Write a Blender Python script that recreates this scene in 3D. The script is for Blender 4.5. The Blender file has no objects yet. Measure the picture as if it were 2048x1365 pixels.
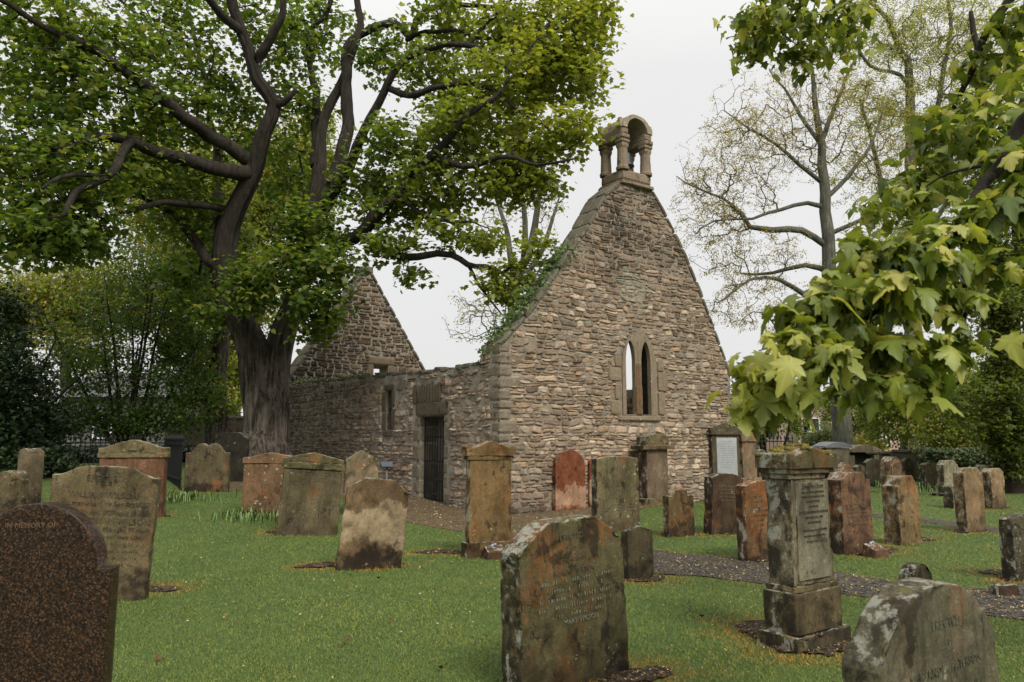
import bpy, bmesh, math, random
import numpy as np
from mathutils import Vector, geometry
from math import radians as R, sin, cos, tan, pi

SC = bpy.context.scene
COL = SC.collection
random.seed(7)
RNG = np.random.default_rng(11)

# ------------------------------------------------------------------ camera
EYE = 1.55
F = 1500.0            # focal length in pixels of the 2048 wide photograph
PITCH = R(7.5)
cd = bpy.data.cameras.new('camera')
cam = bpy.data.objects.new('camera', cd)
COL.objects.link(cam)
cam.location = (0, 0, EYE)
cam.rotation_euler = (R(90) + PITCH, 0, 0)
cd.sensor_width = 36
cd.lens = F / 2048 * 36
cd.clip_start = 0.05
cd.clip_end = 1200
cd.dof.use_dof = True
cd.dof.focus_distance = 13.0
cd.dof.aperture_fstop = 4.0
SC.camera = cam

# ------------------------------------------------------------------ sky and sun
SUN_EL, SUN_AZ = R(47), R(152)        # azimuth measured clockwise from +Y (view direction)
w = bpy.data.worlds.new('World')
SC.world = w
w.use_nodes = True
wn, wl = w.node_tree.nodes, w.node_tree.links
bg = wn['Background']
sky = wn.new('ShaderNodeTexSky')
sky.sky_type = 'NISHITA'
sky.sun_disc = False
sky.sun_elevation = SUN_EL
sky.sun_rotation = SUN_AZ
sky.air_density = 1.0
sky.dust_density = 4.0
# overcast: the blue sky is only a trace under an even layer of pale cloud, brighter towards the zenith
tc = wn.new('ShaderNodeTexCoord')
sp = wn.new('ShaderNodeSeparateXYZ')
wl.new(tc.outputs['Generated'], sp.inputs[0])
rmp = wn.new('ShaderNodeValToRGB')
rmp.color_ramp.elements[0].position = 0.0
rmp.color_ramp.elements[0].color = (6.4, 6.37, 6.3, 1)
rmp.color_ramp.elements[1].position = 1.0
rmp.color_ramp.elements[1].color = (12.8, 12.6, 12.2, 1)
e = rmp.color_ramp.elements.new(0.45)
e.color = (6.85, 6.8, 6.7, 1)
wl.new(sp.outputs['Z'], rmp.inputs[0])
cn = wn.new('ShaderNodeTexNoise')
cn.inputs['Scale'].default_value = 2.2
cn.inputs['Detail'].default_value = 4
wl.new(tc.outputs['Generated'], cn.inputs['Vector'])
cm = wn.new('ShaderNodeMapRange')
cm.inputs['To Min'].default_value = 0.93
cm.inputs['To Max'].default_value = 1.05
wl.new(cn.outputs['Fac'], cm.inputs['Value'])
mul = wn.new('ShaderNodeMixRGB'); mul.blend_type = 'MULTIPLY'; mul.inputs[0].default_value = 1
wl.new(rmp.outputs[0], mul.inputs[1]); wl.new(cm.outputs[0], mul.inputs[2])
mx = wn.new('ShaderNodeMixRGB'); mx.inputs[0].default_value = 0.93
wl.new(sky.outputs[0], mx.inputs[1]); wl.new(mul.outputs[0], mx.inputs[2])
wl.new(mx.outputs[0], bg.inputs['Color'])
bg.inputs['Strength'].default_value = 0.1

sd = bpy.data.lights.new('sun', 'SUN')
sd.energy = 2.4
sd.angle = R(20)
sd.color = (1.0, 0.95, 0.87)
so = bpy.data.objects.new('sun', sd)
COL.objects.link(so)
so.location = (0, 0, 60)
sv = Vector((sin(SUN_AZ) * cos(SUN_EL), cos(SUN_AZ) * cos(SUN_EL), sin(SUN_EL)))
so.rotation_euler = sv.to_track_quat('Z', 'Y').to_euler()

SC.view_settings.view_transform = 'Standard'
SC.view_settings.look = 'None'
SC.view_settings.exposure = 0.40
SC.view_settings.gamma = 1.0
SC.cycles.use_denoising = True
SC.cycles.max_bounces = 8
SC.cycles.transparent_max_bounces = 8

# ------------------------------------------------------------------ helpers: numbers
def vn(P, s=1.0, seed=0):
    """value noise in [-1, 1] on an (n, 3) array"""
    P = np.asarray(P, float) * s + seed * 13.37 + 100.0
    i = np.floor(P).astype(np.int64)
    f = P - i
    u = f * f * (3 - 2 * f)
    def h(dx, dy, dz):
        n = (i[:, 0] + dx) * 374761393 + (i[:, 1] + dy) * 668265263 + (i[:, 2] + dz) * 2147483647 + seed * 974711
        n = (n ^ (n >> 13)) * 1274126177
        n = n ^ (n >> 16)
        return (n & 0xFFFF) / 32767.5 - 1
    x, y, z = u[:, 0], u[:, 1], u[:, 2]
    c00 = h(0, 0, 0) * (1 - x) + h(1, 0, 0) * x
    c10 = h(0, 1, 0) * (1 - x) + h(1, 1, 0) * x
    c01 = h(0, 0, 1) * (1 - x) + h(1, 0, 1) * x
    c11 = h(0, 1, 1) * (1 - x) + h(1, 1, 1) * x
    return (c00 * (1 - y) + c10 * y) * (1 - z) + (c01 * (1 - y) + c11 * y) * z

def fbm(P, s=1.0, seed=0, o=3):
    r, a = 0, 1.0
    for k in range(o):
        r = r + a * vn(P, s * 2 ** k, seed + k)
        a *= 0.5
    return r / 1.75

def sm(t):
    t = np.clip(t, 0, 1)
    return t * t * (3 - 2 * t)

def gz(x, y):
    """height of the ground: flat lawn, rising to a low bank at the left beyond the first stones"""
    x, y = np.asarray(x, float), np.asarray(y, float)
    z = 0.7 * sm((y - 10) / 14) * sm((-1.0 - x) / 4)
    P = np.stack([np.atleast_1d(x).ravel(), np.atleast_1d(y).ravel(), np.zeros(x.size)], 1)
    n = (0.03 * vn(P, 0.45, 3)).reshape(x.shape) * np.clip((y - 2) / 4, 0, 1)
    return z + n

CP, SP_ = cos(PITCH), sin(PITCH)
def ray(px, py):
    cx, cy = (px - 1024) / F, (682.5 - py) / F
    return Vector((cx, CP - cy * SP_, SP_ + cy * CP))
def at(px, py, Y):
    d = ray(px, py)
    return Vector((0, 0, EYE)) + d * (Y / d.y)
def ground(px, py):
    d = ray(px, py)
    z = 0.0
    for _ in range(25):
        k = (z - EYE) / d.z
        z = 0.5 * z + 0.5 * float(gz(d.x * k, d.y * k))
    k = (z - EYE) / d.z
    return Vector((d.x * k, d.y * k, float(gz(d.x * k, d.y * k))))
def plane_hit(px, py, P, n):
    d = ray(px, py)
    o = Vector((0, 0, EYE))
    return o + d * ((P - o).dot(n) / d.dot(n))

# ------------------------------------------------------------------ helpers: objects
def tag(o, label=None, cat=None, group=None, kind=None):
    if label: o['label'] = label
    if cat: o['category'] = cat
    if group: o['group'] = group
    if kind: o['kind'] = kind
    return o
def empty(name, loc, rot=(0, 0, 0)):
    o = bpy.data.objects.new(name, None)
    o.empty_display_size = 0.2
    COL.objects.link(o)
    o.location = loc
    o.rotation_euler = rot
    return o
def mesh_obj(name, V, faces, mat, parent=None, smooth=False, loc=None):
    me = bpy.data.meshes.new(name)
    me.from_pydata([tuple(v) for v in V], [], [tuple(int(i) for i in f) for f in faces])
    me.update()
    if smooth: me.polygons.foreach_set('use_smooth', [True] * len(me.polygons))
    me.materials.append(mat)
    o = bpy.data.objects.new(name, me)
    COL.objects.link(o)
    if parent: o.parent = parent
    if loc is not None: o.location = loc
    return o
def np_mesh(name, V, L, T, mat, parent=None, smooth=False, col=None):
    """big mesh from arrays: V (n,3), L flat loop indices, T loop totals"""
    V = np.asarray(V, np.float32); L = np.asarray(L, np.int32); T = np.asarray(T, np.int32)
    me = bpy.data.meshes.new(name)
    me.vertices.add(len(V)); me.vertices.foreach_set('co', V.ravel())
    me.loops.add(len(L)); me.loops.foreach_set('vertex_index', L)
    me.polygons.add(len(T))
    st = np.zeros(len(T), np.int32); st[1:] = np.cumsum(T)[:-1]
    me.polygons.foreach_set('loop_start', st); me.polygons.foreach_set('loop_total', T)
    if smooth: me.polygons.foreach_set('use_smooth', np.ones(len(T), bool))
    me.update(calc_edges=True)
    if col is not None:
        a = me.attributes.new('Col', 'FLOAT_COLOR', 'POINT')
        c = np.ones((len(V), 4), np.float32); c[:, :3] = col
        a.data.foreach_set('color', c.ravel())
    me.materials.append(mat)
    o = bpy.data.objects.new(name, me)
    COL.objects.link(o)
    if parent: o.parent = parent
    return o
class MB:
    """collects boxes, prisms, tubes and lathes into one mesh"""
    def __init__(s): s.V = []; s.F = []
    def add(s, V, Fc):
        n = len(s.V)
        s.V += [Vector(v) for v in V]
        s.F += [[i + n for i in f] for f in Fc]
        return s
    def box(s, lo, hi, M=None, taper=0.0):
        (x0, y0, z0), (x1, y1, z1) = lo, hi
        t = taper
        V = [(x0, y0, z0), (x1, y0, z0), (x1, y1, z0), (x0, y1, z0), (x0 + t, y0 + t, z1), (x1 - t, y0 + t, z1), (x1 - t, y1 - t, z1), (x0 + t, y1 - t, z1)]
        if M: V = [M(Vector(v)) for v in V]
        return s.add(V, [(3, 2, 1, 0), (4, 5, 6, 7), (0, 1, 5, 4), (1, 2, 6, 5), (2, 3, 7, 6), (3, 0, 4, 7)])
    def tube(s, pts, rs, n=8):
        pts = [Vector(p) for p in pts]
        if not hasattr(rs, '__len__'): rs = [rs] * len(pts)
        V, Fc = [], []
        ref = Vector((0.3, 0.2, 1)) if abs((pts[-1] - pts[0]).normalized().z) < 0.9 else Vector((1, 0.2, 0))
        for i, p in enumerate(pts):
            d = (pts[min(i + 1, len(pts) - 1)] - pts[max(i - 1, 0)]).normalized()
            a = d.cross(ref).normalized(); b = d.cross(a)
            for k in range(n):
                an = 2 * pi * k / n
                V.append(p + (a * cos(an) + b * sin(an)) * rs[i])
        for i in range(len(pts) - 1):
            for k in range(n):
                Fc.append((i * n + k, i * n + (k + 1) % n, (i + 1) * n + (k + 1) % n, (i + 1) * n + k))
        Fc.append(tuple(range(n))[::-1]); Fc.append(tuple((len(pts) - 1) * n + k for k in range(n)))
        return s.add(V, Fc)
    def lathe(s, prof, c, n=20):
        V, Fc = [], []
        for r, z in prof:
            for k in range(n):
                V.append(Vector(c) + Vector((r * cos(2 * pi * k / n), r * sin(2 * pi * k / n), z)))
        for i in range(len(prof) - 1):
            for k in range(n):
                Fc.append((i * n + k, i * n + (k + 1) % n, (i + 1) * n + (k + 1) % n, (i + 1) * n + k))
        Fc.append(tuple(range(n))[::-1]); Fc.append(tuple((len(prof) - 1) * n + k for k in range(n)))
        return s.add(V, Fc)
    def rock(s, c, size, M=None, seed=0, k=4, rough=0.12):
        """a block with rounded, broken edges"""
        g = np.linspace(-1, 1, k)
        idx, V = {}, []
        def vi(a, b, cc):
            key = (a, b, cc)
            if key not in idx:
                idx[key] = len(V); V.append((g[a], g[b], g[cc]))
            return idx[key]
        Fc = []
        m = k - 1
        for a in range(m):
            for b in range(m):
                Fc += [(vi(a, b, 0), vi(a, b + 1, 0), vi(a + 1, b + 1, 0), vi(a + 1, b, 0)),
                       (vi(a, b, m), vi(a + 1, b, m), vi(a + 1, b + 1, m), vi(a, b + 1, m)),
                       (vi(a, 0, b), vi(a + 1, 0, b), vi(a + 1, 0, b + 1), vi(a, 0, b + 1)),
                       (vi(a, m, b), vi(a, m, b + 1), vi(a + 1, m, b + 1), vi(a + 1, m, b)),
                       (vi(0, a, b), vi(0, a, b + 1), vi(0, a + 1, b + 1), vi(0, a + 1, b)),
                       (vi(m, a, b), vi(m, a + 1, b), vi(m, a + 1, b + 1), vi(m, a, b + 1))]
        P = np.array(V)
        P = P / (np.sum(np.abs(P) ** 8, 1) ** (1 / 8))[:, None]
        P = P * (1 + rough * fbm(P, 1.3, seed)[:, None])
        P = P * np.array(size) / 2
        out = [Vector(c) + Vector(p) for p in P]
        if M: out = [M(v) for v in out]
        return s.add(out, Fc)
    def build(s, name, mat, parent=None, smooth=False, bevel=0.0):
        o = mesh_obj(name, s.V, s.F, mat, parent, smooth)
        if bevel:
            b = o.modifiers.new('bevel', 'BEVEL'); b.width = bevel; b.segments = 2; b.limit_method = 'ANGLE'
        return o

# ------------------------------------------------------------------ helpers: materials
class NT:
    def __init__(s, name):
        s.m = bpy.data.materials.new(name); s.m.use_nodes = True
        s.t = s.m.node_tree; s.l = s.t.links; s.b = s.t.nodes['Principled BSDF']
        s.b.inputs['Roughness'].default_value = 0.9
        s.b.inputs['Specular IOR Level'].default_value = 0.25
    def n(s, typ, **kw):
        nd = s.t.nodes.new(typ)
        for k, v in kw.items(): setattr(nd, k, v)
        return nd
    def put(s, sock, v):
        if isinstance(v, (int, float)): sock.default_value = v
        elif isinstance(v, tuple): sock.default_value = v if len(v) == 4 or sock.type == 'VECTOR' else (*v, 1)
        else: s.l.new(v, sock)
    def coords(s, rnd=True, scale=None):
        tc = s.n('ShaderNodeTexCoord'); v = tc.outputs['Object']
        if rnd:
            oi = s.n('ShaderNodeObjectInfo')
            m = s.n('ShaderNodeVectorMath', operation='MULTIPLY'); s.l.new(oi.outputs['Random'], m.inputs[0]); m.inputs[1].default_value = (37, 53, 71)
            a = s.n('ShaderNodeVectorMath', operation='ADD'); s.l.new(v, a.inputs[0]); s.l.new(m.outputs[0], a.inputs[1]); v = a.outputs[0]
        return v
    def vscale(s, v, sc):
        m = s.n('ShaderNodeVectorMath', operation='MULTIPLY'); s.l.new(v, m.inputs[0]); m.inputs[1].default_value = sc
        return m.outputs[0]
    def noise(s, v, scale, detail=4, rough=0.6, dist=0.0):
        nd = s.n('ShaderNodeTexNoise'); s.l.new(v, nd.inputs['Vector'])
        nd.inputs['Scale'].default_value = scale; nd.inputs['Detail'].default_value = detail
        nd.inputs['Roughness'].default_value = rough; nd.inputs['Distortion'].default_value = dist
        return nd.outputs['Fac']
    def voro(s, v, scale, feature='F1', out='Distance'):
        nd = s.n('ShaderNodeTexVoronoi', feature=feature); s.l.new(v, nd.inputs['Vector']); nd.inputs['Scale'].default_value = scale
        return nd.outputs[out]
    def rng(s, f, a, b, c=0.0, d=1.0):
        nd = s.n('ShaderNodeMapRange'); s.l.new(f, nd.inputs['Value'])
        for k, v in zip(('From Min', 'From Max', 'To Min', 'To Max'), (a, b, c, d)): nd.inputs[k].default_value = v
        return nd.outputs[0]
    def math(s, op, a, b=0.0):
        nd = s.n('ShaderNodeMath', operation=op); s.put(nd.inputs[0], a); s.put(nd.inputs[1], b)
        return nd.outputs[0]
    def mix(s, f, a, b, mode='MIX'):
        nd = s.n('ShaderNodeMixRGB', blend_type=mode); s.put(nd.inputs[0], f); s.put(nd.inputs[1], a); s.put(nd.inputs[2], b)
        return nd.outputs[0]
    def attr(s, name='Col'):
        nd = s.n('ShaderNodeAttribute', attribute_name=name); return nd.outputs['Color']
    def bump(s, h, strength=0.5, dist=0.01):
        nd = s.n('ShaderNodeBump'); nd.inputs['Strength'].default_value = strength; nd.inputs['Distance'].default_value = dist
        s.l.new(h, nd.inputs['Height']); s.l.new(nd.outputs[0], s.b.inputs['Normal'])
    def color(s, c): s.put(s.b.inputs['Base Color'], c)
    def rough(s, r): s.put(s.b.inputs['Roughness'], r)

_SM = {}; AGED = [False]     # AGED: free standing stones get crusted flanks and run-off, masonry does not
def stone(c1=(.22, .17, .11), c2=(.13, .10, .065), orange=0.0, dark=0.3, pale=0.3, green=0.2, streak=0.3, foot=0.5, name='weathered_sandstone', bloom=None):
    """weathered, lichen-grown headstone"""
    sides = AGED[0]
    key = (sides, c1, c2, orange, dark, pale, green, streak, foot, bloom)
    if key in _SM: return _SM[key]
    t = NT(name); v = t.coords()
    c = t.mix(t.rng(t.noise(v, 3.0, 6, .65), .3, .7), c2, c1)
    c = t.mix(t.rng(t.noise(v, 22, 6, .75), .36, .68, 0, .7), c, tuple(x * .35 for x in c1))
    c = t.mix(t.rng(t.noise(v, 60, 4, .8), .52, .64, 0, .45), c, tuple(min(1, x * 1.6) for x in c1))
    c = t.mix(.75, c, t.mix(t.rng(t.noise(v, 170, 5, .75), .34, .66), (.45, .45, .45), (1.45, 1.45, 1.4)), 'MULTIPLY')
    sv_ = t.vscale(v, (16, 16, 1.6))
    c = t.mix(t.rng(t.noise(sv_, 1, 4, .6), .5, .72, 0, streak), c, (.035, .032, .022))
    if green: c = t.mix(t.rng(t.noise(v, 4.5, 5, .65), .42, .68, 0, green), c, (.085, .105, .035))
    if orange:
        big = t.rng(t.noise(t.vscale(v, (2.0, 2.0, 1.3)), 1.0, 5, .65, .3), .60 - .13 * orange, .78 - .13 * orange)
        fine = t.rng(t.noise(t.vscale(v, (60, 60, 18)), 1, 4, .7), .35, .6)
        c = t.mix(t.math('MULTIPLY', t.math('MULTIPLY', big, fine), .9), c, (.30, .095, .018))
    if dark:
        d = t.rng(t.noise(t.vscale(v, (1, 1, .7)), 5.5, 7, .7, .4), .63 - .15 * dark, .67 - .13 * dark)
        c = t.mix(t.math('MULTIPLY', d, .55 + .4 * dark), c, (.018, .016, .012))
    tg_ = t.n('ShaderNodeTexCoord'); s6 = t.n('ShaderNodeSeparateXYZ'); t.l.new(tg_.outputs['Generated'], s6.inputs[0])
    dr = t.math('ADD', s6.outputs['Z'], t.rng(t.noise(t.vscale(v, (13, 13, .6)), 1, 5, .65), .3, .7, -.42, .14))
    if sides: c = t.mix(t.math('MULTIPLY', t.rng(dr, .88, .98), t.rng(t.noise(v, 18, 5, .7), .3, .6, .35, .85 * min(1, streak + .3))), c, (.030, .027, .019))
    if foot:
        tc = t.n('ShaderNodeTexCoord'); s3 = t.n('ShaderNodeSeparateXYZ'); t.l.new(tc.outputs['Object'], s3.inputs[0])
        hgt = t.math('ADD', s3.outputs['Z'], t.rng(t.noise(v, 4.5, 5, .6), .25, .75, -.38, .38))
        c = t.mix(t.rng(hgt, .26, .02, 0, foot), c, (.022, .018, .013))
    if bloom:
        tc = t.n('ShaderNodeTexCoord'); s4 = t.n('ShaderNodeSeparateXYZ'); t.l.new(tc.outputs['Object'], s4.inputs[0])
        hz_ = t.math('ADD', s4.outputs['Z'], t.rng(t.noise(v, 3.2, 6, .7), .2, .8, -.35, .35))
        band = t.math('MULTIPLY', t.rng(hz_, bloom[1] - .02, bloom[1] + .03, 1, 0), t.rng(hz_, bloom[0], bloom[0] + .12))
        c = t.mix(t.math('MULTIPLY', band, t.rng(t.noise(v, 30, 5, .7), .25, .55, .35, 1)), c, bloom[2])
    if pale:
        wv = t.n('ShaderNodeVectorMath', operation='ADD'); t.l.new(v, wv.inputs[0])
        nz = t.n('ShaderNodeTexNoise'); nz.inputs['Scale'].default_value = 12; t.l.new(v, nz.inputs['Vector'])
        t.l.new(t.vscale(nz.outputs['Color'], (.09, .09, .09)), wv.inputs[1])
        sp1 = t.rng(t.math('ADD', t.voro(wv.outputs[0], 11), t.rng(t.noise(v, 20, 4, .7), .2, .8, -.16, .16)), .26, .20)
        gate = t.rng(t.noise(v, 2.6, 3, .6), .66 - .2 * pale, .72 - .2 * pale)
        c = t.mix(t.math('MULTIPLY', t.math('MULTIPLY', sp1, gate), .85), c, (.37, .38, .31))
        sp2 = t.rng(t.voro(wv.outputs[0], 34), .26, .2)
        gate2 = t.rng(t.noise(v, 5.5, 3, .6), .62 - .15 * pale, .68 - .15 * pale)
        c = t.mix(t.math('MULTIPLY', t.math('MULTIPLY', sp2, gate2), .75), c, (.36, .36, .30))
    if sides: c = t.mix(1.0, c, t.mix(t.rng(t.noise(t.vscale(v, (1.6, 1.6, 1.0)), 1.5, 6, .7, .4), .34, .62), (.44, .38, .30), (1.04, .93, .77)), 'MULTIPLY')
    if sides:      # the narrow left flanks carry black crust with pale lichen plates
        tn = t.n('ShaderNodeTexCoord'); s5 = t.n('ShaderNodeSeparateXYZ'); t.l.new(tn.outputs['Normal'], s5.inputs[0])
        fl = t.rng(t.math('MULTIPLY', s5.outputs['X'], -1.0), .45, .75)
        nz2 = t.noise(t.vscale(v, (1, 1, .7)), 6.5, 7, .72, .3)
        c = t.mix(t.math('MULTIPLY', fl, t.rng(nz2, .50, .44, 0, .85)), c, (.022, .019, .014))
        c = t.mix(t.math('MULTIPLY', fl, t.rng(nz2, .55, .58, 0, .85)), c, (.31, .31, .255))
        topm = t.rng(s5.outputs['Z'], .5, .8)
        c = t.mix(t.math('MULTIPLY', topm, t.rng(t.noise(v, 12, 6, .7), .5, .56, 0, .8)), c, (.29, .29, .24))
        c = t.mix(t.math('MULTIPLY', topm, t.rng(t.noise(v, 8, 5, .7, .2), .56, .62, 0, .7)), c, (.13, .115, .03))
    t.color(c)
    h = t.math('ADD', t.math('MULTIPLY', t.noise(v, 60, 8, .75), .8), t.noise(v, 9, 5, .6))
    t.bump(h, .75, .012)
    _SM[key] = t.m
    return t.m

def ink_mat(name, dark, ground_):
    """letter cuts that have weathered away in places"""
    t = NT(name); v = t.coords()
    f = t.rng(t.noise(v, 26, 5, .7), .40, .60)
    t.color(t.mix(f, dark, ground_)); t.rough(.95)
    return t.m

def flat_mat(name, c, rough=.8, noise_amt=.35, scale=12, metallic=0, bump=0.2):
    t = NT(name); v = t.coords()
    t.color(t.mix(t.rng(t.noise(v, scale, 5, .65), .3, .7), tuple(x * (1 - noise_amt) for x in c), tuple(min(1, x * (1 + noise_amt)) for x in c)))
    t.rough(rough); t.b.inputs['Metallic'].default_value = metallic
    if bump: t.bump(t.noise(v, scale * 4, 4, .6), bump, .01)
    return t.m

def leaf_mat(name, trans=0.4, gloss=0.35):
    t = NT(name)
    c = t.attr('Col')
    t.color(c); t.rough(gloss + .1); t.b.inputs['Specular IOR Level'].default_value = .35
    tr = t.n('ShaderNodeBsdfTranslucent')
    t.l.new(t.mix(1.0, c, (1.55, 1.58, .72), 'MULTIPLY'), tr.inputs['Color'])
    mxs = t.n('ShaderNodeMixShader'); mxs.inputs[0].default_value = trans
    t.l.new(t.b.outputs[0], mxs.inputs[1]); t.l.new(tr.outputs[0], mxs.inputs[2])
    out = t.t.nodes['Material Output']; t.l.new(mxs.outputs[0], out.inputs['Surface'])
    return t.m

def bark_mat(name, c1, c2, moss=0.2, bump=1.0, upper=None):
    t = NT(name); v = t.coords(False)
    f = t.noise(t.vscale(v, (11, 11, 1.3)), 1, 7, .72, .5)
    c = t.mix(t.rng(f, .40, .62), c2, c1)
    c = t.mix(t.rng(t.noise(v, 1.4, 5, .65), .45, .7, 0, .6), c, tuple(x * .55 for x in c2))
    c = t.mix(t.rng(t.noise(v, 2.2, 5, .7), .55, .7, 0, moss), c, (.07, .09, .025))
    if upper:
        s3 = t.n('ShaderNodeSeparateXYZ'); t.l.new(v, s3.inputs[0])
        c = t.mix(t.rng(t.math('ADD', s3.outputs['Z'], t.rng(t.noise(v, 1.5, 4, .6), .2, .8, -1, 1)), 2.4, 5.5, 0, .8), c, upper)  # upper limbs darkened: their backlit look is put into the bark colour
    t.color(c); t.rough(.95)
    t.bump(t.math('ADD', f, t.math('MULTIPLY', t.noise(v, 28, 5, .7), .4)), bump, .05)
    return t.m

LEAF_MAT = leaf_mat('leaf_green', .48)
NEAR_LEAF = leaf_mat('near_leaf_green', .34, .35)
EVER_LEAF = leaf_mat('evergreen_leaf', .15, .4)
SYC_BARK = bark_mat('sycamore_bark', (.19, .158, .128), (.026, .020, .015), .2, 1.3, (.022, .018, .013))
GREY_BARK = bark_mat('grey_bark', (.16, .16, .125), (.07, .068, .05), .35)
DARK_BARK = bark_mat('dark_bark', (.045, .034, .024), (.02, .015, .011), .1)
IRON = flat_mat('black_iron', (.012, .012, .013), .55, .3, 30)

# ------------------------------------------------------------------ ground
def pip(px, py, poly):
    """points in polygon, vectorised"""
    inside = np.zeros(len(px), bool)
    n = len(poly)
    for i in range(n):
        x1, y1 = poly[i]; x2, y2 = poly[(i + 1) % n]
        if y1 == y2: continue
        c = ((y1 > py) != (y2 > py)) & (px < (x2 - x1) * (py - y1) / (y2 - y1) + x1)
        inside ^= c
    return inside
def pdist(px, py, poly):
    d = np.full(len(px), 1e9)
    n = len(poly)
    for i in range(n):
        a = np.array(poly[i]); b = np.array(poly[(i + 1) % n]) - a
        L = max(b @ b, 1e-9)
        t = np.clip(((px - a[0]) * b[0] + (py - a[1]) * b[1]) / L, 0, 1)
        d = np.minimum(d, np.hypot(px - a[0] - t * b[0], py - a[1] - t * b[1]))
    return d
def rough_poly(pts, step=.12, amp=.06, seed=1):
    out = []
    n = len(pts)
    for i in range(n):
        a, b = Vector(pts[i][:2]), Vector(pts[(i + 1) % n][:2])
        m = max(1, int((b - a).length / step))
        out += [a.lerp(b, k / m) for k in range(m)]
    P = np.array([(p.x, p.y, 0) for p in out])
    P[:, 0] += amp * fbm(P, 2.5, seed); P[:, 1] += amp * fbm(P, 2.5, seed + 9)
    return [(float(p[0]), float(p[1])) for p in P]
def sheet(name, poly, lift, mat, grid=.35, seed=0, rough=0.0):
    """a ground-hugging sheet over a polygon"""
    xs = [p[0] for p in poly]; ys = [p[1] for p in poly]
    gx, gy = np.meshgrid(np.arange(min(xs), max(xs), grid), np.arange(min(ys), max(ys), grid))
    gx, gy = gx.ravel(), gy.ravel()
    ins = pip(gx, gy, poly) & (pdist(gx, gy, poly) > grid * .4)
    pts = [Vector(p) for p in poly] + [Vector((a, b)) for a, b in zip(gx[ins], gy[ins])]
    n = len(poly)
    r = geometry.delaunay_2d_cdt(pts, [], [list(range(n))], 1, 1e-4)
    V2 = np.array([(v.x, v.y) for v in r[0]])
    z = gz(V2[:, 0], V2[:, 1]) + lift
    if rough: z = z + np.abs(rough * fbm(np.c_[V2, z * 0], 5, seed))
    return mesh_obj(name, np.c_[V2, z], r[2], mat, smooth=True)

def lawn_mat():
    t = NT('lawn_soil_and_grass'); v = t.coords(False)
    c = t.mix(t.rng(t.noise(v, 1.1, 5, .65), .35, .65), (.068, .108, .024), (.095, .140, .034))
    c = t.mix(t.rng(t.noise(v, 60, 4, .7), .35, .7), c, (.035, .062, .016))
    c = t.mix(t.rng(t.noise(v, 5, 5, .7), .58, .72, 0, .5), c, (.13, .13, .04))
    t.color(c); t.bump(t.noise(v, 90, 4, .7), .6, .03)
    return t.m
def gravel_mat(name, dark, tan_, amt):
    t = NT(name); v = t.coords(False)
    cell = t.voro(v, 34, out='Color')
    g = t.n('ShaderNodeSeparateXYZ'); t.l.new(cell, g.inputs[0])
    c = t.mix(g.outputs[0], tuple(x * .5 for x in dark), tuple(x * 1.7 for x in dark))
    patch = t.rng(t.noise(v, 1.6, 5, .7), .3, .7)
    c = t.mix(t.math('MULTIPLY', t.rng(g.outputs[1], .75 - .5 * amt, .78 - .5 * amt), t.math('ADD', t.math('MULTIPLY', patch, .6), .3)), c, tan_)
    c = t.mix(t.rng(t.noise(v, 7, 6, .75), .42, .62, 0, .55), c, tuple(x * .35 for x in dark))
    t.color(c); t.bump(t.voro(v, 34), .9, .03)
    return t.m
LAWN = lawn_mat()
GRAVEL = gravel_mat('dark_gravel', (.052, .050, .046), (.17, .125, .06), .4)
LITTER = gravel_mat('gravel_under_leaf_litter', (.085, .065, .045), (.20, .135, .05), .75)
SOIL = gravel_mat('bare_soil', (.026, .019, .013), (.15, .10, .05), .5)

xs = np.unique(np.concatenate([np.linspace(-400, -40, 12), np.linspace(-40, 40, 161), np.linspace(40, 400, 12)]))
ys = np.unique(np.concatenate([np.linspace(-60, 0, 8), np.linspace(0, 45, 113), np.linspace(45, 500, 16)]))
GX, GY = np.meshgrid(xs, ys)
GZ = gz(GX, GY)
ni, nj = GX.shape
idx = np.arange(ni * nj).reshape(ni, nj)
Fq = np.stack([idx[:-1, :-1], idx[:-1, 1:], idx[1:, 1:], idx[1:, :-1]], -1).reshape(-1, 4)
tag(np_mesh('ground', np.stack([GX.ravel(), GY.ravel(), GZ.ravel()], 1), Fq.ravel(), np.full(len(Fq), 4), LAWN, smooth=True), kind='structure')

def gpoly(pp): return [tuple(ground(*p)[:2]) for p in pp]
# the gravel path that comes in from the right, and the gravel apron round the chapel it runs into
PATH = rough_poly(gpoly([(2250, 1270), (2048, 1242), (1950, 1228), (1850, 1214), (1700, 1190), (1560, 1172), (1400, 1153), (1310, 1149), (1210, 1128), (1110, 1092),
                         (1150, 1062), (1230, 1076), (1310, 1101), (1400, 1112), (1500, 1121), (1600, 1132), (1700, 1150), (1850, 1178), (1985, 1178), (2048, 1172), (2250, 1165)]), seed=3)
APRON = rough_poly(gpoly([(1108, 1091), (1020, 1076), (915, 1063), (808, 1044), (740, 1012), (640, 985), (560, 968), (452, 985), (448, 962), (600, 940), (860, 990), (1000, 1020),
                          (1210, 1000), (1420, 975), (1430, 1000), (1290, 1017), (1190, 1036), (1148, 1061)]), seed=4)
FARPATH = rough_poly(gpoly([(1690, 1028), (1748, 1035), (1855, 1047), (1917, 1056), (2025, 1070), (2250, 1092), (2250, 1078), (2025, 1060), (1917, 1046), (1855, 1038), (1748, 1028), (1690, 1022)]), amp=.04, seed=5)
tag(sheet('gravel_path', PATH, .006, GRAVEL, .3, rough=.012), kind='structure')
tag(sheet('gravel_apron', APRON, .006, LITTER, .4, rough=.012), kind='structure')
tag(sheet('far_path', FARPATH, .006, GRAVEL, .4), kind='structure')

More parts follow.
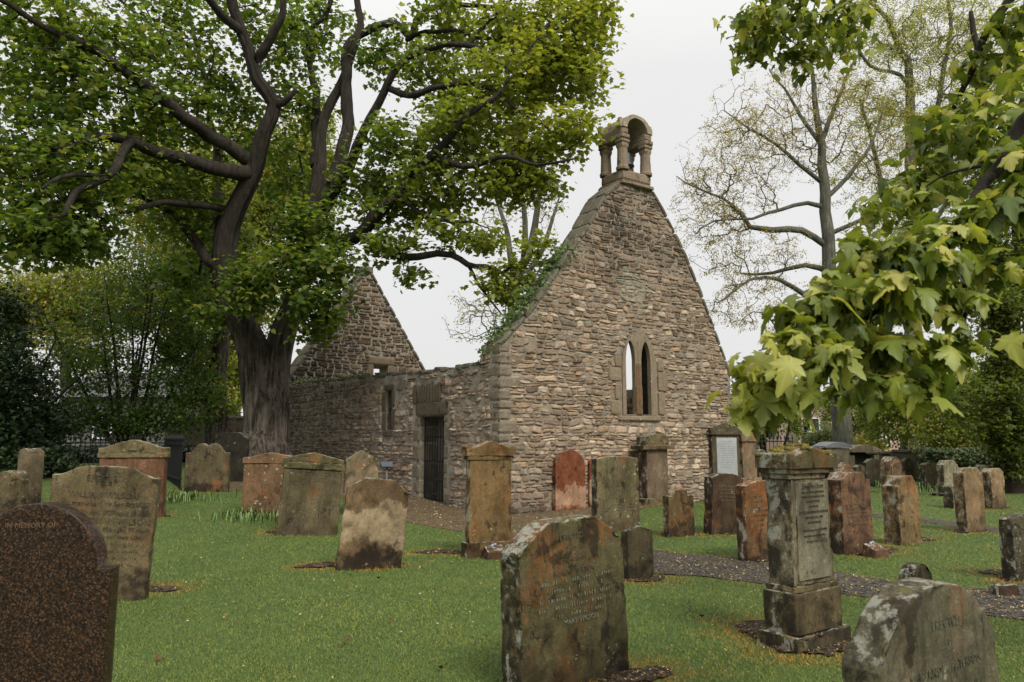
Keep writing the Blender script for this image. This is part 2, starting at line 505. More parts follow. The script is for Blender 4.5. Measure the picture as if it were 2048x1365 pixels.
# bare soil round some of the stones: (px, py, half width m, half depth m, yaw)
SOILS = []
for px, py, rx, ry, yw in [(285, 1180, .55, .24, 10), (640, 1132, .42, .27, 15), (735, 1132, .6, .30, 10), (900, 1105, .85, .25, 12), (560, 1065, .55, .2, 10), (1525, 1262, .42, .40, 35), (1640, 1290, .5, .45, 35),
                           (1275, 1352, .45, .25, 30), (1360, 1068, .5, .3, 30), (1450, 1066, .5, .3, 30), (1530, 1120, .55, .40, 30), (1740, 1102, .75, .4, 30), (1830, 1080, .7, .36, 30),
                           (2040, 1150, .9, .55, 25), (1935, 1062, .6, .3, 30), (1995, 1017, .5, .3, 30), (1280, 1158, .45, .3, 20), (255, 1033, .9, .3, 0), (410, 980, .9, .3, 0), (30, 1012, .8, .4, 0)]:
    p = ground(px, py)
    ang = np.linspace(0, 2 * pi, 64, endpoint=False)
    P = np.stack([rx * np.cos(ang), ry * np.sin(ang), 0 * ang], 1)
    P *= (.62 + .5 * fbm(P + p.x * 3, 3.5, len(SOILS), 5))[:, None]
    c, s = cos(R(yw)), sin(R(yw))
    poly = [(p.x + a * c - b * s, p.y + a * s + b * c) for a, b, _ in P]
    SOILS.append(poly)
    tag(sheet('bare_soil', poly, .010, SOIL, .15, rough=.02, seed=len(SOILS)), kind='structure')

# ------------------------------------------------------------------ grass blades, petals, pebbles (nobody could count them)
def scatter(n, y0, y1, half=1.05):
    """points ahead of the camera, thinner with distance"""
    Y = y0 * (y1 / y0) ** RNG.random(n)
    X = (RNG.random(n) * 2 - 1) * half * Y
    return X, Y
GRASS_M = NT('grass_blade')
GRASS_M.color(GRASS_M.attr('Col')); GRASS_M.rough(.55)
def grass():
    X, Y = scatter(700000, 2.2, 28, .85)
    ok = ~(pip(X, Y, PATH) | pip(X, Y, APRON) | pip(X, Y, FARPATH))
    near = np.minimum(np.minimum(pdist(X, Y, PATH), pdist(X, Y, APRON)), pdist(X, Y, FARPATH))
    sd_ = np.full(len(X), 1e9)
    for poly in SOILS:
        cx, cy = np.mean(poly, 0)
        m = np.hypot(X - cx, Y - cy) < 2
        if not m.any(): continue
        ins = pip(X[m], Y[m], poly); d = pdist(X[m], Y[m], poly)
        ok[m] &= ~ins
        sd_[m] = np.minimum(sd_[m], d)
    kx, ky = KIRK_BASE
    ok &= ~pip(X, Y, KIRK_FOOT)
    X, Y, near, sd_ = X[ok], Y[ok], near[ok], sd_[ok]
    n = len(X)
    P0 = np.stack([X, Y, gz(X, Y) - .004], 1)
    clump = fbm(P0 * [1, 1, 0], .9, 21); clump2 = fbm(P0 * [1, 1, 0], 4.0, 22)
    scale = np.clip((Y / 4) ** .55, .7, 3)
    H = (.010 + .013 * RNG.random(n) + .007 * np.clip(clump2, 0, 1)) * (1 + .2 * (scale - 1))
    for bx, by, ya, bw, bt in STONES:
        m = np.hypot(X - bx, Y - by) < bw + .4
        lx = (X[m] - bx) * cos(ya) + (Y[m] - by) * sin(ya); ly = -(X[m] - bx) * sin(ya) + (Y[m] - by) * cos(ya)
        dd = np.hypot(np.maximum(np.abs(lx) - bw / 2, 0), np.maximum(np.abs(ly - bt / 2) - bt / 2, 0))
        H[m] *= 1 + 1.6 * np.clip(1 - dd / .14, 0, 1) * RNG.random(m.sum())
    W = .0023 * scale * (.7 + .6 * RNG.random(n))
    az = RNG.random(n) * 2 * pi; lean = (.3 + 1.3 * RNG.random(n)) * H
    la = az + pi / 2 + RNG.normal(0, .5, n)
    A = P0 + np.stack([np.cos(az) * W, np.sin(az) * W, 0 * W], 1)
    B = P0 - np.stack([np.cos(az) * W, np.sin(az) * W, 0 * W], 1)
    C = P0 + np.stack([np.cos(la) * lean, np.sin(la) * lean, H], 1)
    V = np.stack([A, B, C], 1).reshape(-1, 3)
    g1, g2, g3 = np.array([.088, .130, .018]), np.array([.182, .205, .030]), np.array([.138, .18, .030])
    k = np.clip(.4 + .55 * clump + .3 * clump2 + RNG.normal(0, .3, n), 0, 1)[:, None]
    c = g1 * (1 - k) + g2 * k
    k2 = np.clip(RNG.random(n) * 1.2 - .5, 0, 1)[:, None] * .6
    c = c * (1 - k2) + g3 * k2
    straw = np.array([.30, .20, .06]); orng = np.array([.36, .17, .025])
    e = np.clip(1 - near / (.22 + .16 * clump2), 0, 1); e2 = np.clip(1.25 - sd_ / (.26 + .24 * (clump2 + .25 * clump)), 0, 1)
    ks = (np.clip(e * .9 * (RNG.random(n) < .7) + .35 * np.clip(clump2 - .35, 0, 1), 0, 1))[:, None]
    c = c * (1 - ks) + straw * ks
    gp = np.clip((fbm(P0 * [1, 1, 0], .55, 55, 4) - .22) * 3, 0, 1) * np.clip(clump2 + .6, 0, 1)
    kg = (gp * .55 * (RNG.random(n) < .8))[:, None]
    c = c * (1 - kg) + np.array([.20, .19, .03]) * kg
    ko = (np.clip(e2 * 1.1, 0, 1) * (RNG.random(n) < .85))[:, None]
    c = c * (1 - ko) + orng * (.7 + .6 * RNG.random((n, 1))) * ko
    dry = RNG.random(n) < .022
    c[dry] = straw * 1.1
    c = np.repeat(c, 3, 0)
    c *= RNG.uniform(.84, 1.14, (n, 1)).repeat(3, 0)
    c[2::3] *= 1.18
    tag(np_mesh('grass', V, np.arange(3 * n), np.full(n, 3), GRASS_M.m, col=c), 'short mown green grass with straw coloured edges', 'grass', kind='stuff')
def petals():
    X, Y = scatter(90000, 2.4, 26)
    on = pip(X, Y, PATH) | pip(X, Y, APRON)
    for poly in SOILS: on |= pip(X, Y, poly)
    dn = np.clip(fbm(np.stack([X, Y, 0 * X], 1), .7, 31) + .35, .05, 1)
    keep = (on & (RNG.random(len(X)) < .85)) | (~on & (RNG.random(len(X)) < .10 * dn))
    keep &= ~pip(X, Y, KIRK_FOOT)
    X, Y, on = X[keep], Y[keep], on[keep]
    n = len(X)
    s = (.006 + .008 * RNG.random(n)) * np.clip((Y / 5) ** .5, .8, 2)
    az = RNG.random(n) * 2 * pi
    z = gz(X, Y) + np.where(on, .016, .030) + .006 * RNG.random(n)
    C = np.stack([X, Y, z], 1)
    a = np.stack([np.cos(az), np.sin(az), RNG.normal(0, .3, n)], 1) * s[:, None]
    b = np.stack([-np.sin(az), np.cos(az), RNG.normal(0, .3, n)], 1) * (s * .45)[:, None]
    V = np.stack([C - a, C + b, C + a, C - b], 1).reshape(-1, 3)
    base = np.array([[.42, .30, .12], [.36, .22, .07], [.30, .26, .10], [.24, .12, .04], [.5, .42, .25]])[RNG.integers(0, 5, n)]
    tag(np_mesh('fallen_petals', V, np.arange(4 * n), np.full(n, 4), GRASS_M.m, col=np.repeat(base, 4, 0)), 'small tan bud scales and petals fallen on grass and gravel', 'fallen petals', kind='stuff')
def pebbles():
    X, Y = scatter(26000, 5, 16)
    on = pip(X, Y, PATH)
    X, Y = X[on], Y[on]
    n = len(X)
    s = .007 + .010 * RNG.random(n)
    T = np.array([(1, 0, 0), (-1, 0, 0), (0, 1, 0), (0, -1, 0), (0, 0, 1), (0, 0, -1)], float)
    az = RNG.random(n) * 2 * pi; c, q = np.cos(az), np.sin(az)
    sc = np.stack([s * (1 + RNG.random(n)), s, s * .7], 1)
    L = T[None] * sc[:, None] * (.75 + .5 * RNG.random((n, 6, 1)))
    V = np.stack([L[..., 0] * c[:, None] - L[..., 1] * q[:, None], L[..., 0] * q[:, None] + L[..., 1] * c[:, None], L[..., 2]], -1)
    V += np.stack([X, Y, gz(X, Y) + .010], 1)[:, None]
    tri = np.array([(0, 2, 4), (2, 1, 4), (1, 3, 4), (3, 0, 4), (2, 0, 5), (1, 2, 5), (3, 1, 5), (0, 3, 5)])
    L = (np.arange(n)[:, None, None] * 6 + tri[None]).ravel()
    g = (.03 + .075 * RNG.random(n) ** 1.6)[:, None] * np.array([[1.0, .97, .92]])
    tag(np_mesh('gravel', V.reshape(-1, 3), L, np.full(n * 8, 3), GRASS_M.m, col=np.repeat(g, 6, 0)), 'loose dark grey gravel on the path', 'gravel', kind='stuff')

# ------------------------------------------------------------------ the ruined chapel
KA = R(35)
g_ = Vector((cos(KA), sin(KA), 0)); w_ = Vector((-sin(KA), cos(KA), 0))
nG = Vector((sin(KA), -cos(KA), 0)); nS = Vector((-cos(KA), -sin(KA), 0))
KP = ground(1000, 1030); KP.z = 0
KL, KW, KT = 14.6, 7.45, .62
Z_ = Vector((0, 0, 1))
def GF(u, v, d): return KP + g_ * u + Z_ * v + nG * d
def SF(t, v, d): return KP + w_ * t + Z_ * v + nS * d
def FF(u, v, d): return KP + w_ * KL + g_ * u + Z_ * v + nG * d
def uvG(px, py): q = plane_hit(px, py, KP, nG) - KP; return (q.dot(g_), q.z)
def uvS(px, py): q = plane_hit(px, py, KP, nS) - KP; return (q.dot(w_), q.z)
def uvF(px, py): q = plane_hit(px, py, KP + w_ * KL, nG) - KP - w_ * KL; return (q.dot(g_), q.z)
KIRK_FOOT = [tuple((KP + g_ * a + w_ * b)[:2]) for a, b in ((-.03, -.03), (KW, -.03), (KW, KL + .8), (-.03, KL + .8))]
KIRK_BASE = KP[:2]

def wall_mat(name, mul):
    t = NT(name); v = t.coords(False)
    c = t.attr('Col')
    c = t.mix(1.0, c, tuple(mul), 'MULTIPLY')
    c = t.mix(t.rng(t.noise(v, 14, 6, .7), .3, .7, 0, .65), c, t.mix(.55, c, (.02, .016, .012)))
    c = t.mix(t.rng(t.noise(v, 5, 5, .7), .52, .68, 0, .35), c, (.34, .31, .25))
    c = t.mix(t.rng(t.noise(v, 2.3, 6, .75), .56, .68, 0, .65), c, (.045, .040, .03))
    sp = t.math('MULTIPLY', t.rng(t.voro(v, 13), .26, .18), t.rng(t.noise(v, 1.7, 3, .6), .52, .6))
    c = t.mix(t.math('MULTIPLY', sp, .8), c, (.44, .42, .36))
    t.color(c); t.rough(.95)
    t.bump(t.math('ADD', t.noise(v, 30, 6, .7), t.math('MULTIPLY', t.noise(v, 8, 5, .6), 1.4)), .9, .03)
    return t.m
def mortar_mat(name, c1, c2):
    t = NT(name); v = t.coords(False)
    c = t.mix(t.rng(t.noise(v, 7, 6, .7), .3, .7), c2, c1)
    c = t.mix(t.rng(t.noise(v, 1.5, 5, .7), .5, .68, 0, .6), c, (.05, .04, .03))
    t.color(c); t.bump(t.noise(v, 26, 6, .75), 1, .04)
    return t.m
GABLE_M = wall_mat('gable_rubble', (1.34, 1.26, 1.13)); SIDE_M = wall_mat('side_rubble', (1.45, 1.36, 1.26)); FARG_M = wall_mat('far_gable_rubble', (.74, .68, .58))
MORT_G = mortar_mat('gable_mortar', (.35, .29, .22), (.23, .185, .14)); MORT_S = mortar_mat('side_mortar', (.40, .36, .30), (.24, .205, .165))
DRESSED = stone((.30, .235, .165), (.20, .15, .10), 0, .2, .25, .1, .3, 0, 'dressed_sandstone')
DRESSED_D = stone((.15, .118, .085), (.09, .068, .046), 0, .45, .45, .2, .3, 0, 'dark_dressed_sandstone')
PAL = np.array([[.33, .255, .195], [.29, .23, .175], [.24, .18, .13], [.29, .215, .15], [.40, .335, .265], [.20, .155, .12], [.35, .275, .22], [.28, .245, .205]])

def prism(name, outline, holes, back, frame, d0, d1, mat, parent):
    """a wall slab with openings; the rear edge of each opening may be splayed"""
    loops = [[Vector((a, b, 0)) for a, b in outline]] + [[Vector((a, b, 0)) for a, b in h] for h in holes]
    tris = geometry.tessellate_polygon(loops)
    bl = [outline] + (back or holes)
    flat = [p for l in loops for p in l]; flatb = [p for l in bl for p in l]
    n = len(flat)
    V = [frame(p.x, p.y, d0) for p in flat] + [frame(a, b, d1) for a, b in flatb]
    Fc = [tuple(t) for t in tris]
    tb = geometry.tessellate_polygon([[Vector((a, b, 0)) for a, b in l] for l in bl])
    Fc += [tuple(i + n for i in t) for t in tb]
    k = 0
    for l in loops:
        m = len(l)
        Fc += [(k + i, k + (i + 1) % m, k + (i + 1) % m + n, k + i + n) for i in range(m)]
        k += m
    o = mesh_obj(name, V, Fc, mat, parent)
    bm = bmesh.new(); bm.from_mesh(o.data)
    bmesh.ops.recalc_face_normals(bm, faces=bm.faces); bm.to_mesh(o.data); bm.free()
    return o

def rubble(name, u0, u1, v0, v1, inside, frame, hs, ws, prot, mat, parent, seed=0, tint=None, rag=.02, k=8, gap=.008, flat=True, pal=PAL):
    rg = np.random.default_rng(seed)
    S = []
    v = v0
    uu = np.arange(u0, u1, .02)
    while v < v1:
        h = rg.uniform(*hs)
        if rg.random() < .2: h *= .6
        m = inside(uu, np.full(len(uu), v + .01)) & inside(uu, np.full(len(uu), v + h / 2)) & inside(uu, np.full(len(uu), v + h - .01))
        i = 0
        while i < len(uu):
            if not m[i]: i += 1; continue
            j = i
            while j < len(uu) and m[j]: j += 1
            a, b = uu[i], uu[j - 1] + .02
            while b - a > .05:
                wd = min(rg.uniform(*ws) * (1.6 if rg.random() < .12 else 1), b - a)
                if b - a - wd < ws[0] * .6: wd = b - a
                if h > hs[0] * 1.25 and rg.random() < .3:
                    f = rg.uniform(.35, .65)
                    S += [(a + wd / 2, v + h * f / 2, wd / 2, h * f / 2), (a + wd / 2, v + h * (1 + f) / 2, wd / 2, h * (1 - f) / 2)]
                else: S.append((a + wd / 2, v + h / 2, wd / 2, h / 2))
                a += wd
            i = j
        v += h
    S = np.array(S); n = len(S)
    gg = np.array([-1, -.84, -.45, -.1, .2, .55, .86, 1]) if k == 8 else np.array([-1, -.8, -.25, .25, .8, 1])
    k = len(gg)
    A, B = [q.ravel() for q in np.meshgrid(gg, gg)]
    rho = rg.uniform(.1, .5, n)[:, None]
    X = A[None] * np.sqrt(1 - rho * B[None] ** 2 / 2); Y = B[None] * np.sqrt(1 - rho * A[None] ** 2 / 2)
    cs = rg.normal(0, .22, (n, 4))
    X = X + cs[:, :1] * Y * .45 ; Y = Y + cs[:, 1:2] * X * .9 + cs[:, 2:3] * X * Y * .5
    U = S[:, :1] + X * np.maximum(S[:, 2:3] - gap * rg.uniform(.3, 2.2, (n, 1)), .015); W = S[:, 1:2] + Y * np.maximum(S[:, 3:4] - gap * rg.uniform(.3, 2.0, (n, 1)), .015)
    P = np.stack([U.ravel(), W.ravel(), np.repeat(np.arange(n) * 3.1, k * k)], 1)
    Q = P * [1, 1, 0]
    U = U + (.05 * vn(Q, 2.6, seed) + .025 * vn(Q, 6, seed)).reshape(U.shape); W = W + (.03 * vn(Q, .9, seed + 1) + .018 * vn(Q, 3.1, seed + 2) + .014 * vn(Q, 8, seed)).reshape(U.shape)
    E = np.maximum(np.abs(A), np.abs(B))[None]
    pr = prot * rg.uniform(.35, 1.3, (n, 1))
    D = np.where(E == 1, -.03, pr * (1 - .30 * E ** 5)) + (rg.normal(0, .35, (n, 1)) * A[None] + rg.normal(-.15, .45, (n, 1)) * B[None]) * pr * .45 * (E < 1)
    D = D + (rag * fbm(P, 7, seed + 2) + rag * 1.0 * fbm(P * [1, 3, 1], 15, seed + 3, 2)).reshape(D.shape) * (E < 1)
    V = np.array([[*frame(0, 0, 0)]]) + U.reshape(-1, 1) * np.array([*(frame(1, 0, 0) - frame(0, 0, 0))]) + W.reshape(-1, 1) * np.array([[0, 0, 1.0]]) + D.reshape(-1, 1) * np.array([*(frame(0, 0, 1) - frame(0, 0, 0))])
    q = np.arange(k * k).reshape(k, k)
    f = np.stack([q[:-1, :-1], q[:-1, 1:], q[1:, 1:], q[1:, :-1]], -1).reshape(-1, 4)
    L = (np.arange(n)[:, None, None] * k * k + f[None]).ravel()
    c = pal[rg.integers(0, len(pal), n)] * rg.uniform(.58, 1.24, (n, 1))
    if tint is not None: c = tint(S[:, 0], S[:, 1], c, rg)
    return np_mesh(name, V, L, np.full(n * len(f), 4), mat, parent, smooth=not flat, col=np.repeat(c, k * k, 0))

def render_coat(name, u0, u1, v0, v1, inside, frame, mat, seed, base=.014, amp=.024, st=.06):
    """the uneven lime mortar the stones are bedded in"""
    U, W = np.meshgrid(np.arange(u0, u1, st), np.arange(v0, v1, st), indexing='ij')
    u, v = U.ravel(), W.ravel()
    P = np.stack([u, v, 0 * u], 1)
    d = base + amp * fbm(P, 2.2, seed) + amp * .5 * fbm(P, 9, seed + 4)
    g = frame(1, 0, 0) - frame(0, 0, 0); nn = frame(0, 0, 1) - frame(0, 0, 0)
    V = np.array([[*frame(0, 0, 0)]]) + u[:, None] * np.array([*g]) + v[:, None] * np.array([[0, 0, 1.0]]) + d[:, None] * np.array([*nn])
    q = np.arange(U.size).reshape(U.shape)
    c = np.stack([q[:-1, :-1], q[1:, :-1], q[1:, 1:], q[:-1, 1:]], -1).reshape(-1, 4)
    ok = inside(u, v)[c].all(1); c = c[ok]
    used, inv = np.unique(c, return_inverse=True)
    return np_mesh(name, V[used], np.asarray(inv).ravel(), np.full(len(c), 4), mat, None, smooth=True)

chapel = tag(empty('ruined_chapel', KP), 'roofless rubble stone chapel with tall gable, bellcote and low side wall', 'chapel')
def CH(o):
    """keep a world-built mesh in place under the chapel's Empty"""
    o.parent = chapel
    o.data.transform(__import__('mathutils').Matrix.Translation(-KP))
    return o
# ---- front gable
LS = [uvG(*p) for p in [(1000, 692), (1051, 635), (1095, 574), (1143, 503), (1178, 450), (1209, 393), (1240, 367)]]
RS = [uvG(*p) for p in [(1302, 385), (1332, 437), (1363, 499), (1390, 565), (1416, 631), (1438, 692), (1460, 754)]]
LS[0] = (0.0, LS[0][1]); TOPV = (LS[-1][1] + RS[0][1]) / 2
LS[-1] = (LS[-1][0], TOPV); RS[0] = (RS[0][0], TOPV)
GOUT = [(0, -.4)] + LS + RS + [(KW, -.4)]
def arch(u0, u1, v0, vs, vt, n=7):
    """pointed arch outline, anticlockwise from the lower left"""
    um = (u0 + u1) / 2
    L_ = [(u0 + (um - u0) * (1 - cos(k / n * pi / 2)) , vs + (vt - vs) * sin(k / n * pi / 2)) for k in range(n + 1)]
    L_ = [(u0 + (um - u0) * (k / n) ** 1.55, vs + (vt - vs) * (1 - (1 - k / n) ** 1.6)) for k in range(n + 1)]
    Rr = [(u1 + u0 - a, b) for a, b in L_[:-1]][::-1]
    return [(u0, v0)] + L_ + Rr + [(u1, v0)]
WIN_O = arch(3.56, 4.72, 2.14, 3.45, 4.22)
WIN_B = [(3.15, 2.1)] + [(3.15 + (a - 3.56) / 1.16 * 1.59, b + .05) for a, b in WIN_O[1:-1]] + [(4.74, 2.1)]
gcore = CH(prism('gable_core', GOUT, [WIN_O], [WIN_B], GF, 0, -KT, MORT_G, None))
gcore.data.materials.append(flat_mat('shaded_splay_stone', (.05, .042, .032), .95, .5, 8))  # shade of the deep reveal, put into a darker stone colour
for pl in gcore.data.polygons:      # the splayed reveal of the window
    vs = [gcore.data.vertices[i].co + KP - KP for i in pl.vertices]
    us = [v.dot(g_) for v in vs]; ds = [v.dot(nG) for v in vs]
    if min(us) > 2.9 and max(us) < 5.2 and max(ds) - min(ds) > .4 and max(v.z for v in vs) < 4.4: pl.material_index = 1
g_out = [(a * 1.0, b) for a, b in GOUT]
def g_in(u, v): return pip(u, v, g_out) & ~pip(u, v, [(3.50, 2.1), (3.50, 3.4), (3.8, 4.05), (4.14, 4.28), (4.5, 4.05), (4.78, 3.4), (4.78, 2.1)]) & (u > .22)
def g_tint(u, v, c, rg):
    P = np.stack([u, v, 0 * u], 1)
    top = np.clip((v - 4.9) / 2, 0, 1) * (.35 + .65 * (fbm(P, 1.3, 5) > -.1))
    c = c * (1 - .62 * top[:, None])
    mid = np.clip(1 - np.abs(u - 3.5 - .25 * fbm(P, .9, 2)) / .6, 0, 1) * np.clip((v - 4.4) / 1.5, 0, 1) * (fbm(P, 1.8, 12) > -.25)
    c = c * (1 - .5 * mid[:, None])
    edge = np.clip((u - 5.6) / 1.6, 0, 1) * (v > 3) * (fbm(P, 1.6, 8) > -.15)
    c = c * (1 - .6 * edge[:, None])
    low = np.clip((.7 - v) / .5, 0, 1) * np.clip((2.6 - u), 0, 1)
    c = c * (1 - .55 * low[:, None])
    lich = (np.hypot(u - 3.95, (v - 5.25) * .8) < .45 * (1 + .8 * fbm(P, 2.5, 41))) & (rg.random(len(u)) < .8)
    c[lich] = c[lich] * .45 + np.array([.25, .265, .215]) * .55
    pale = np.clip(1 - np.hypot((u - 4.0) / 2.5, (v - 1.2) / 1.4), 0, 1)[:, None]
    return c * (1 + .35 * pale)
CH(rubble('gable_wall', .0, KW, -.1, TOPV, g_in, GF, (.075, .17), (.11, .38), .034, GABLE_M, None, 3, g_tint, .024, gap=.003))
CH(render_coat('mortar_bed', .05, KW - .02, -.1, TOPV, lambda u, v: pip(u, v, g_out) & ~pip(u, v, WIN_O), GF, MORT_G, 6, .008, .018))
# quoins up the near corner
mb = MB(); v = -.15; k = 0
while v < LS[0][1] - .1:
    h = random.uniform(.17, .3)
    lu, lt = (random.uniform(.45, .75), random.uniform(.28, .4)) if k % 2 else (random.uniform(.26, .36), random.uniform(.5, .8))
    mb.rock((lu / 2 - .035, v + h / 2, -lt / 2 + .035), (lu, h - .015, lt), lambda p: GF(p.x, p.y, p.z), 50 + k, 6, .05)
    v += h; k += 1
CH(mb.build('quoin_stones', stone((.26, .215, .16), (.18, .14, .10), 0, .35, .45, .1, .2, 0, 'quoin_sandstone')))
# coping of the two slopes
def coping(pts, sgn, seed):
    mb = MB()
    for i in range(len(pts) - 1):
        a, b = Vector(pts[i]), Vector(pts[i + 1])
        m = max(1, int((b - a).length / .42))
        for j in range(m):
            p, q = a.lerp(b, j / m), a.lerp(b, (j + 1) / m)
            d = (q - p).normalized(); nn = Vector((-d.y, d.x)) * sgn
            c = (p + q) / 2 + nn * .02
            Lg = (q - p).length * random.uniform(.95, 1.02)
            th = random.uniform(.07, .12)
            f = lambda s, c=c, d=d, nn=nn: GF(c.x + d.x * s.x + nn.x * s.y, c.y + d.y * s.x + nn.y * s.y, s.z)
            for z0, z1 in ((.05, -.3), (-.3, -KT - .03)):
                mb.rock((0, random.uniform(-.015, .015), (z0 + z1) / 2), (Lg, th, z0 - z1), f, seed + i * 7 + j, 5, .07)
    return mb
COPE = stone((.20, .175, .135), (.10, .088, .07), 0, .4, .5, .2, .3, 0, 'coping_sandstone')
CH(coping(LS, 1, 11).build('coping', COPE)); CH(coping(RS, 1, 61).build('coping', COPE))
# window: twin lancets cut in one dressed slab, with jamb stones
li = arch(3.68, 3.99, 2.16, 3.5, 3.98); ri = arch(4.20, 4.52, 2.16, 3.5, 3.98)
wf = CH(prism('lancet_window', WIN_O, [li, ri], None, GF, .03, -.09, DRESSED, None))
mb = MB()
for a, b, c, d in ((3.14, 3.53, 2.15, 2.5), (3.3, 3.53, 2.5, 2.95), (3.1, 3.53, 2.95, 3.3), (3.3, 3.53, 3.3, 3.62), (4.75, 5.0, 2.15, 2.75), (4.75, 5.12, 2.75, 3.25), (4.75, 4.98, 3.25, 3.6)):
    mb.rock(((a + b) / 2, (c + d) / 2, -.02), (b - a - .012, d - c - .012, .16), lambda p: GF(p.x, p.y, p.z), int(a * 100 + c * 10), 5, .03)
mb.rock((4.1, 2.07, -.05), (1.5, .12, .26), lambda p: GF(p.x, p.y, p.z), 9, 6, .04)
CH(mb.build('window_jamb', DRESSED))
MULL = stone((.22, .13, .07), (.12, .07, .04), .5, .3, .1, .1, .6, 0, 'stained_mullion')
mb = MB(); mb.box((4.015, 2.16, -.10), (4.175, 3.42, .05), lambda p: GF(p.x, p.y, p.z)); mb.box((3.995, 2.16, -.115), (4.195, 2.85, .066), lambda p: GF(p.x, p.y, p.z))
CH(mb.build('mullion', MULL, bevel=.02))

# ---- bellcote
ua, ub = LS[-1][0] + .02, RS[0][0] - .0
uc, bw = (ua + ub) / 2, (ub - ua)
bc = stone((.32, .245, .18), (.20, .145, .10), 0, .4, .15, .15, .4, 0, 'bellcote_sandstone')
BF = lambda p: GF(uc + p.x, TOPV + p.z, p.y - .36)
hw, hd = bw / 2, .44
mb = MB(); mb.rock((0, 0, .06), (bw + .14, 2 * hd + .1, .12), BF, 3, 6, .02); mb.rock((0, 0, .26), (bw, 2 * hd, .3), BF, 4, 6, .02)
CH(mb.build('bellcote_base', bc))
for sx in (-1, 1):
    for sy in (-1, 1):
        c = BF(Vector((sx * (hw - .13), sy * (hd - .13), .40)))
        mb = MB().lathe([(.165, 0), (.175, .06), (.145, .10), (.138, .3), (.141, .31), (.135, .32), (.13, .56), (.14, .58), (.142, .6)], c, 16)
        CH(mb.build('bellcote_column', bc, smooth=False))
for sx in (-1, 1):
    for sy in (-1, 1):
        mb = MB(); x, y = sx * (hw - .13), sy * (hd - .13)
        mb.rock((x, y, 1.06), (.25, .25, .13), BF, 21, 5, .03); mb.rock((x, y, 1.16), (.3, .3, .09), BF, 22, 5, .03)
        CH(mb.build('capital', bc))
for sx in (-1, 1):
    mb = MB(); x = sx * (hw - .12)
    mb.rock((x, 0, 1.27), (.30, 2 * hd + .1, .13), BF, 31 + sx, 7, .04); mb.rock((x, 0, 1.42), (.26, 2 * hd + .02, .19), BF, 33 + sx, 7, .05)
    CH(mb.build('entablature', bc))
bv = stone((.40, .33, .25), (.24, .185, .13), 0, .25, .3, .1, .3, 0, 'bellcote_vault_stone')
mb = MB(); n = 12
Vv, Fv = [], []
for j, y in enumerate(np.linspace(-hd - .03, hd + .03, 6)):
    for i in range(n + 1):
        a = pi * i / n
        for rr in (1, 0):
            ro, ri_ = (hw - .02, hw - .185); r = ro if rr else ri_
            x = cos(a) * r * (1 + .02 * sin(j * 3 + i)); z = 1.51 + sin(a) * (r * (.78 if rr else .9)) * (1 + .015 * sin(j * 5 + i * 2))
            Vv.append(BF(Vector((x, y, z))))
m2 = 2 * (n + 1)
for j in range(5):
    for i in range(n):
        o = j * m2 + 2 * i
        Fv += [(o, o + 2, o + 2 + m2, o + m2), (o + 1, o + 1 + m2, o + 3 + m2, o + 3)]
    Fv += [(j * m2, j * m2 + m2, j * m2 + m2 + 1, j * m2 + 1), (j * m2 + 2 * n, j * m2 + 2 * n + 1, j * m2 + m2 + 2 * n + 1, j * m2 + m2 + 2 * n)]
for j in (0, 5):
    for i in range(n):
        o = j * m2 + 2 * i; Fv.append((o, o + 1, o + 3, o + 2))
mb.add(Vv, Fv)
CH(mb.build('bellcote_vault', bv))
for sx in (-1, 1):
    for sy in (-1, 1):
        mb = MB(); mb.rock((sx * (hw - .02), sy * (hd - .08), 1.6), (.13, .14, .2), BF, 40 + sx + sy, 5, .06); mb.rock((sx * (hw - .02), sy * (hd - .08), 1.71), (.09, .1, .1), BF, 44 + sx, 4, .08)
        CH(mb.build('pinnacle', bv))
c = BF(Vector((.05, .0, .68)))
bell = CH(MB().lathe([(.19, 0), (.185, .03), (.15, .1), (.13, .2), (.115, .32), (.08, .38), (.03, .4), (.02, .82)], c, 20).build('bell', flat_mat('bronze_bell', (.045, .055, .06), .5, .3, 20, .6), smooth=True))

# ---- near side wall with door and slit
top_px = [(993, 738), (953, 732), (901, 740), (840, 746), (776, 752), (711, 757), (651, 763), (578, 768)]
TP = sorted([uvS(*p) for p in top_px])
TP = [(KT - .01, TP[0][1])] + [p for p in TP if p[0] > .7 and p[0] < 15] + [(KL + .8, TP[-1][1] + .05)]
DR0, DR1 = 2.38, 3.60; DV = 2.12
SOUT = [(KT - .01, -.4)] + TP + [(KL + .8, -.4), (DR1, -.4), (DR1, DV), (DR0, DV), (DR0, -.4)]
SLIT = [(5.24, 1.82), (5.24, 2.88), (5.56, 2.88), (5.56, 1.82)]
CH(prism('side_core', SOUT, [SLIT], [[(4.9, 1.7), (4.9, 3.0), (5.9, 3.0), (5.9, 1.7)]], SF, 0, -.8, MORT_S, None))
def top_at(t): return np.interp(t, [p[0] for p in TP], [p[1] for p in TP])
def s_in(t, v): return (t > .34) & (t < KL + .75) & ((v < top_at(t) - .03) | ((t < KT + .1) & (v < LS[0][1] - .05))) & ~((t > DR0 - .33) & (t < DR1 + .38) & (v < DV + .34)) & ~((t > 5.0) & (t < 5.8) & (v > 1.6) & (v < 3.05)) & ~((t > 2.5) & (t < 3.9) & (v > DV + .3) & (v < 2.95))
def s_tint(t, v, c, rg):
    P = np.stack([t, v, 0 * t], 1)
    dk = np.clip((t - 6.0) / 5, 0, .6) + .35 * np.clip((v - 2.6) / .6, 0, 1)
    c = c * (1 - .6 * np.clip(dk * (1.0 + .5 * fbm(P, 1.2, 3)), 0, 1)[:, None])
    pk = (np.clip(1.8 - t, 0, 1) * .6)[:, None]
    return c * (1 - pk) + np.array([.33, .27, .20]) * pk * rg.uniform(.7, 1.1, (len(t), 1))
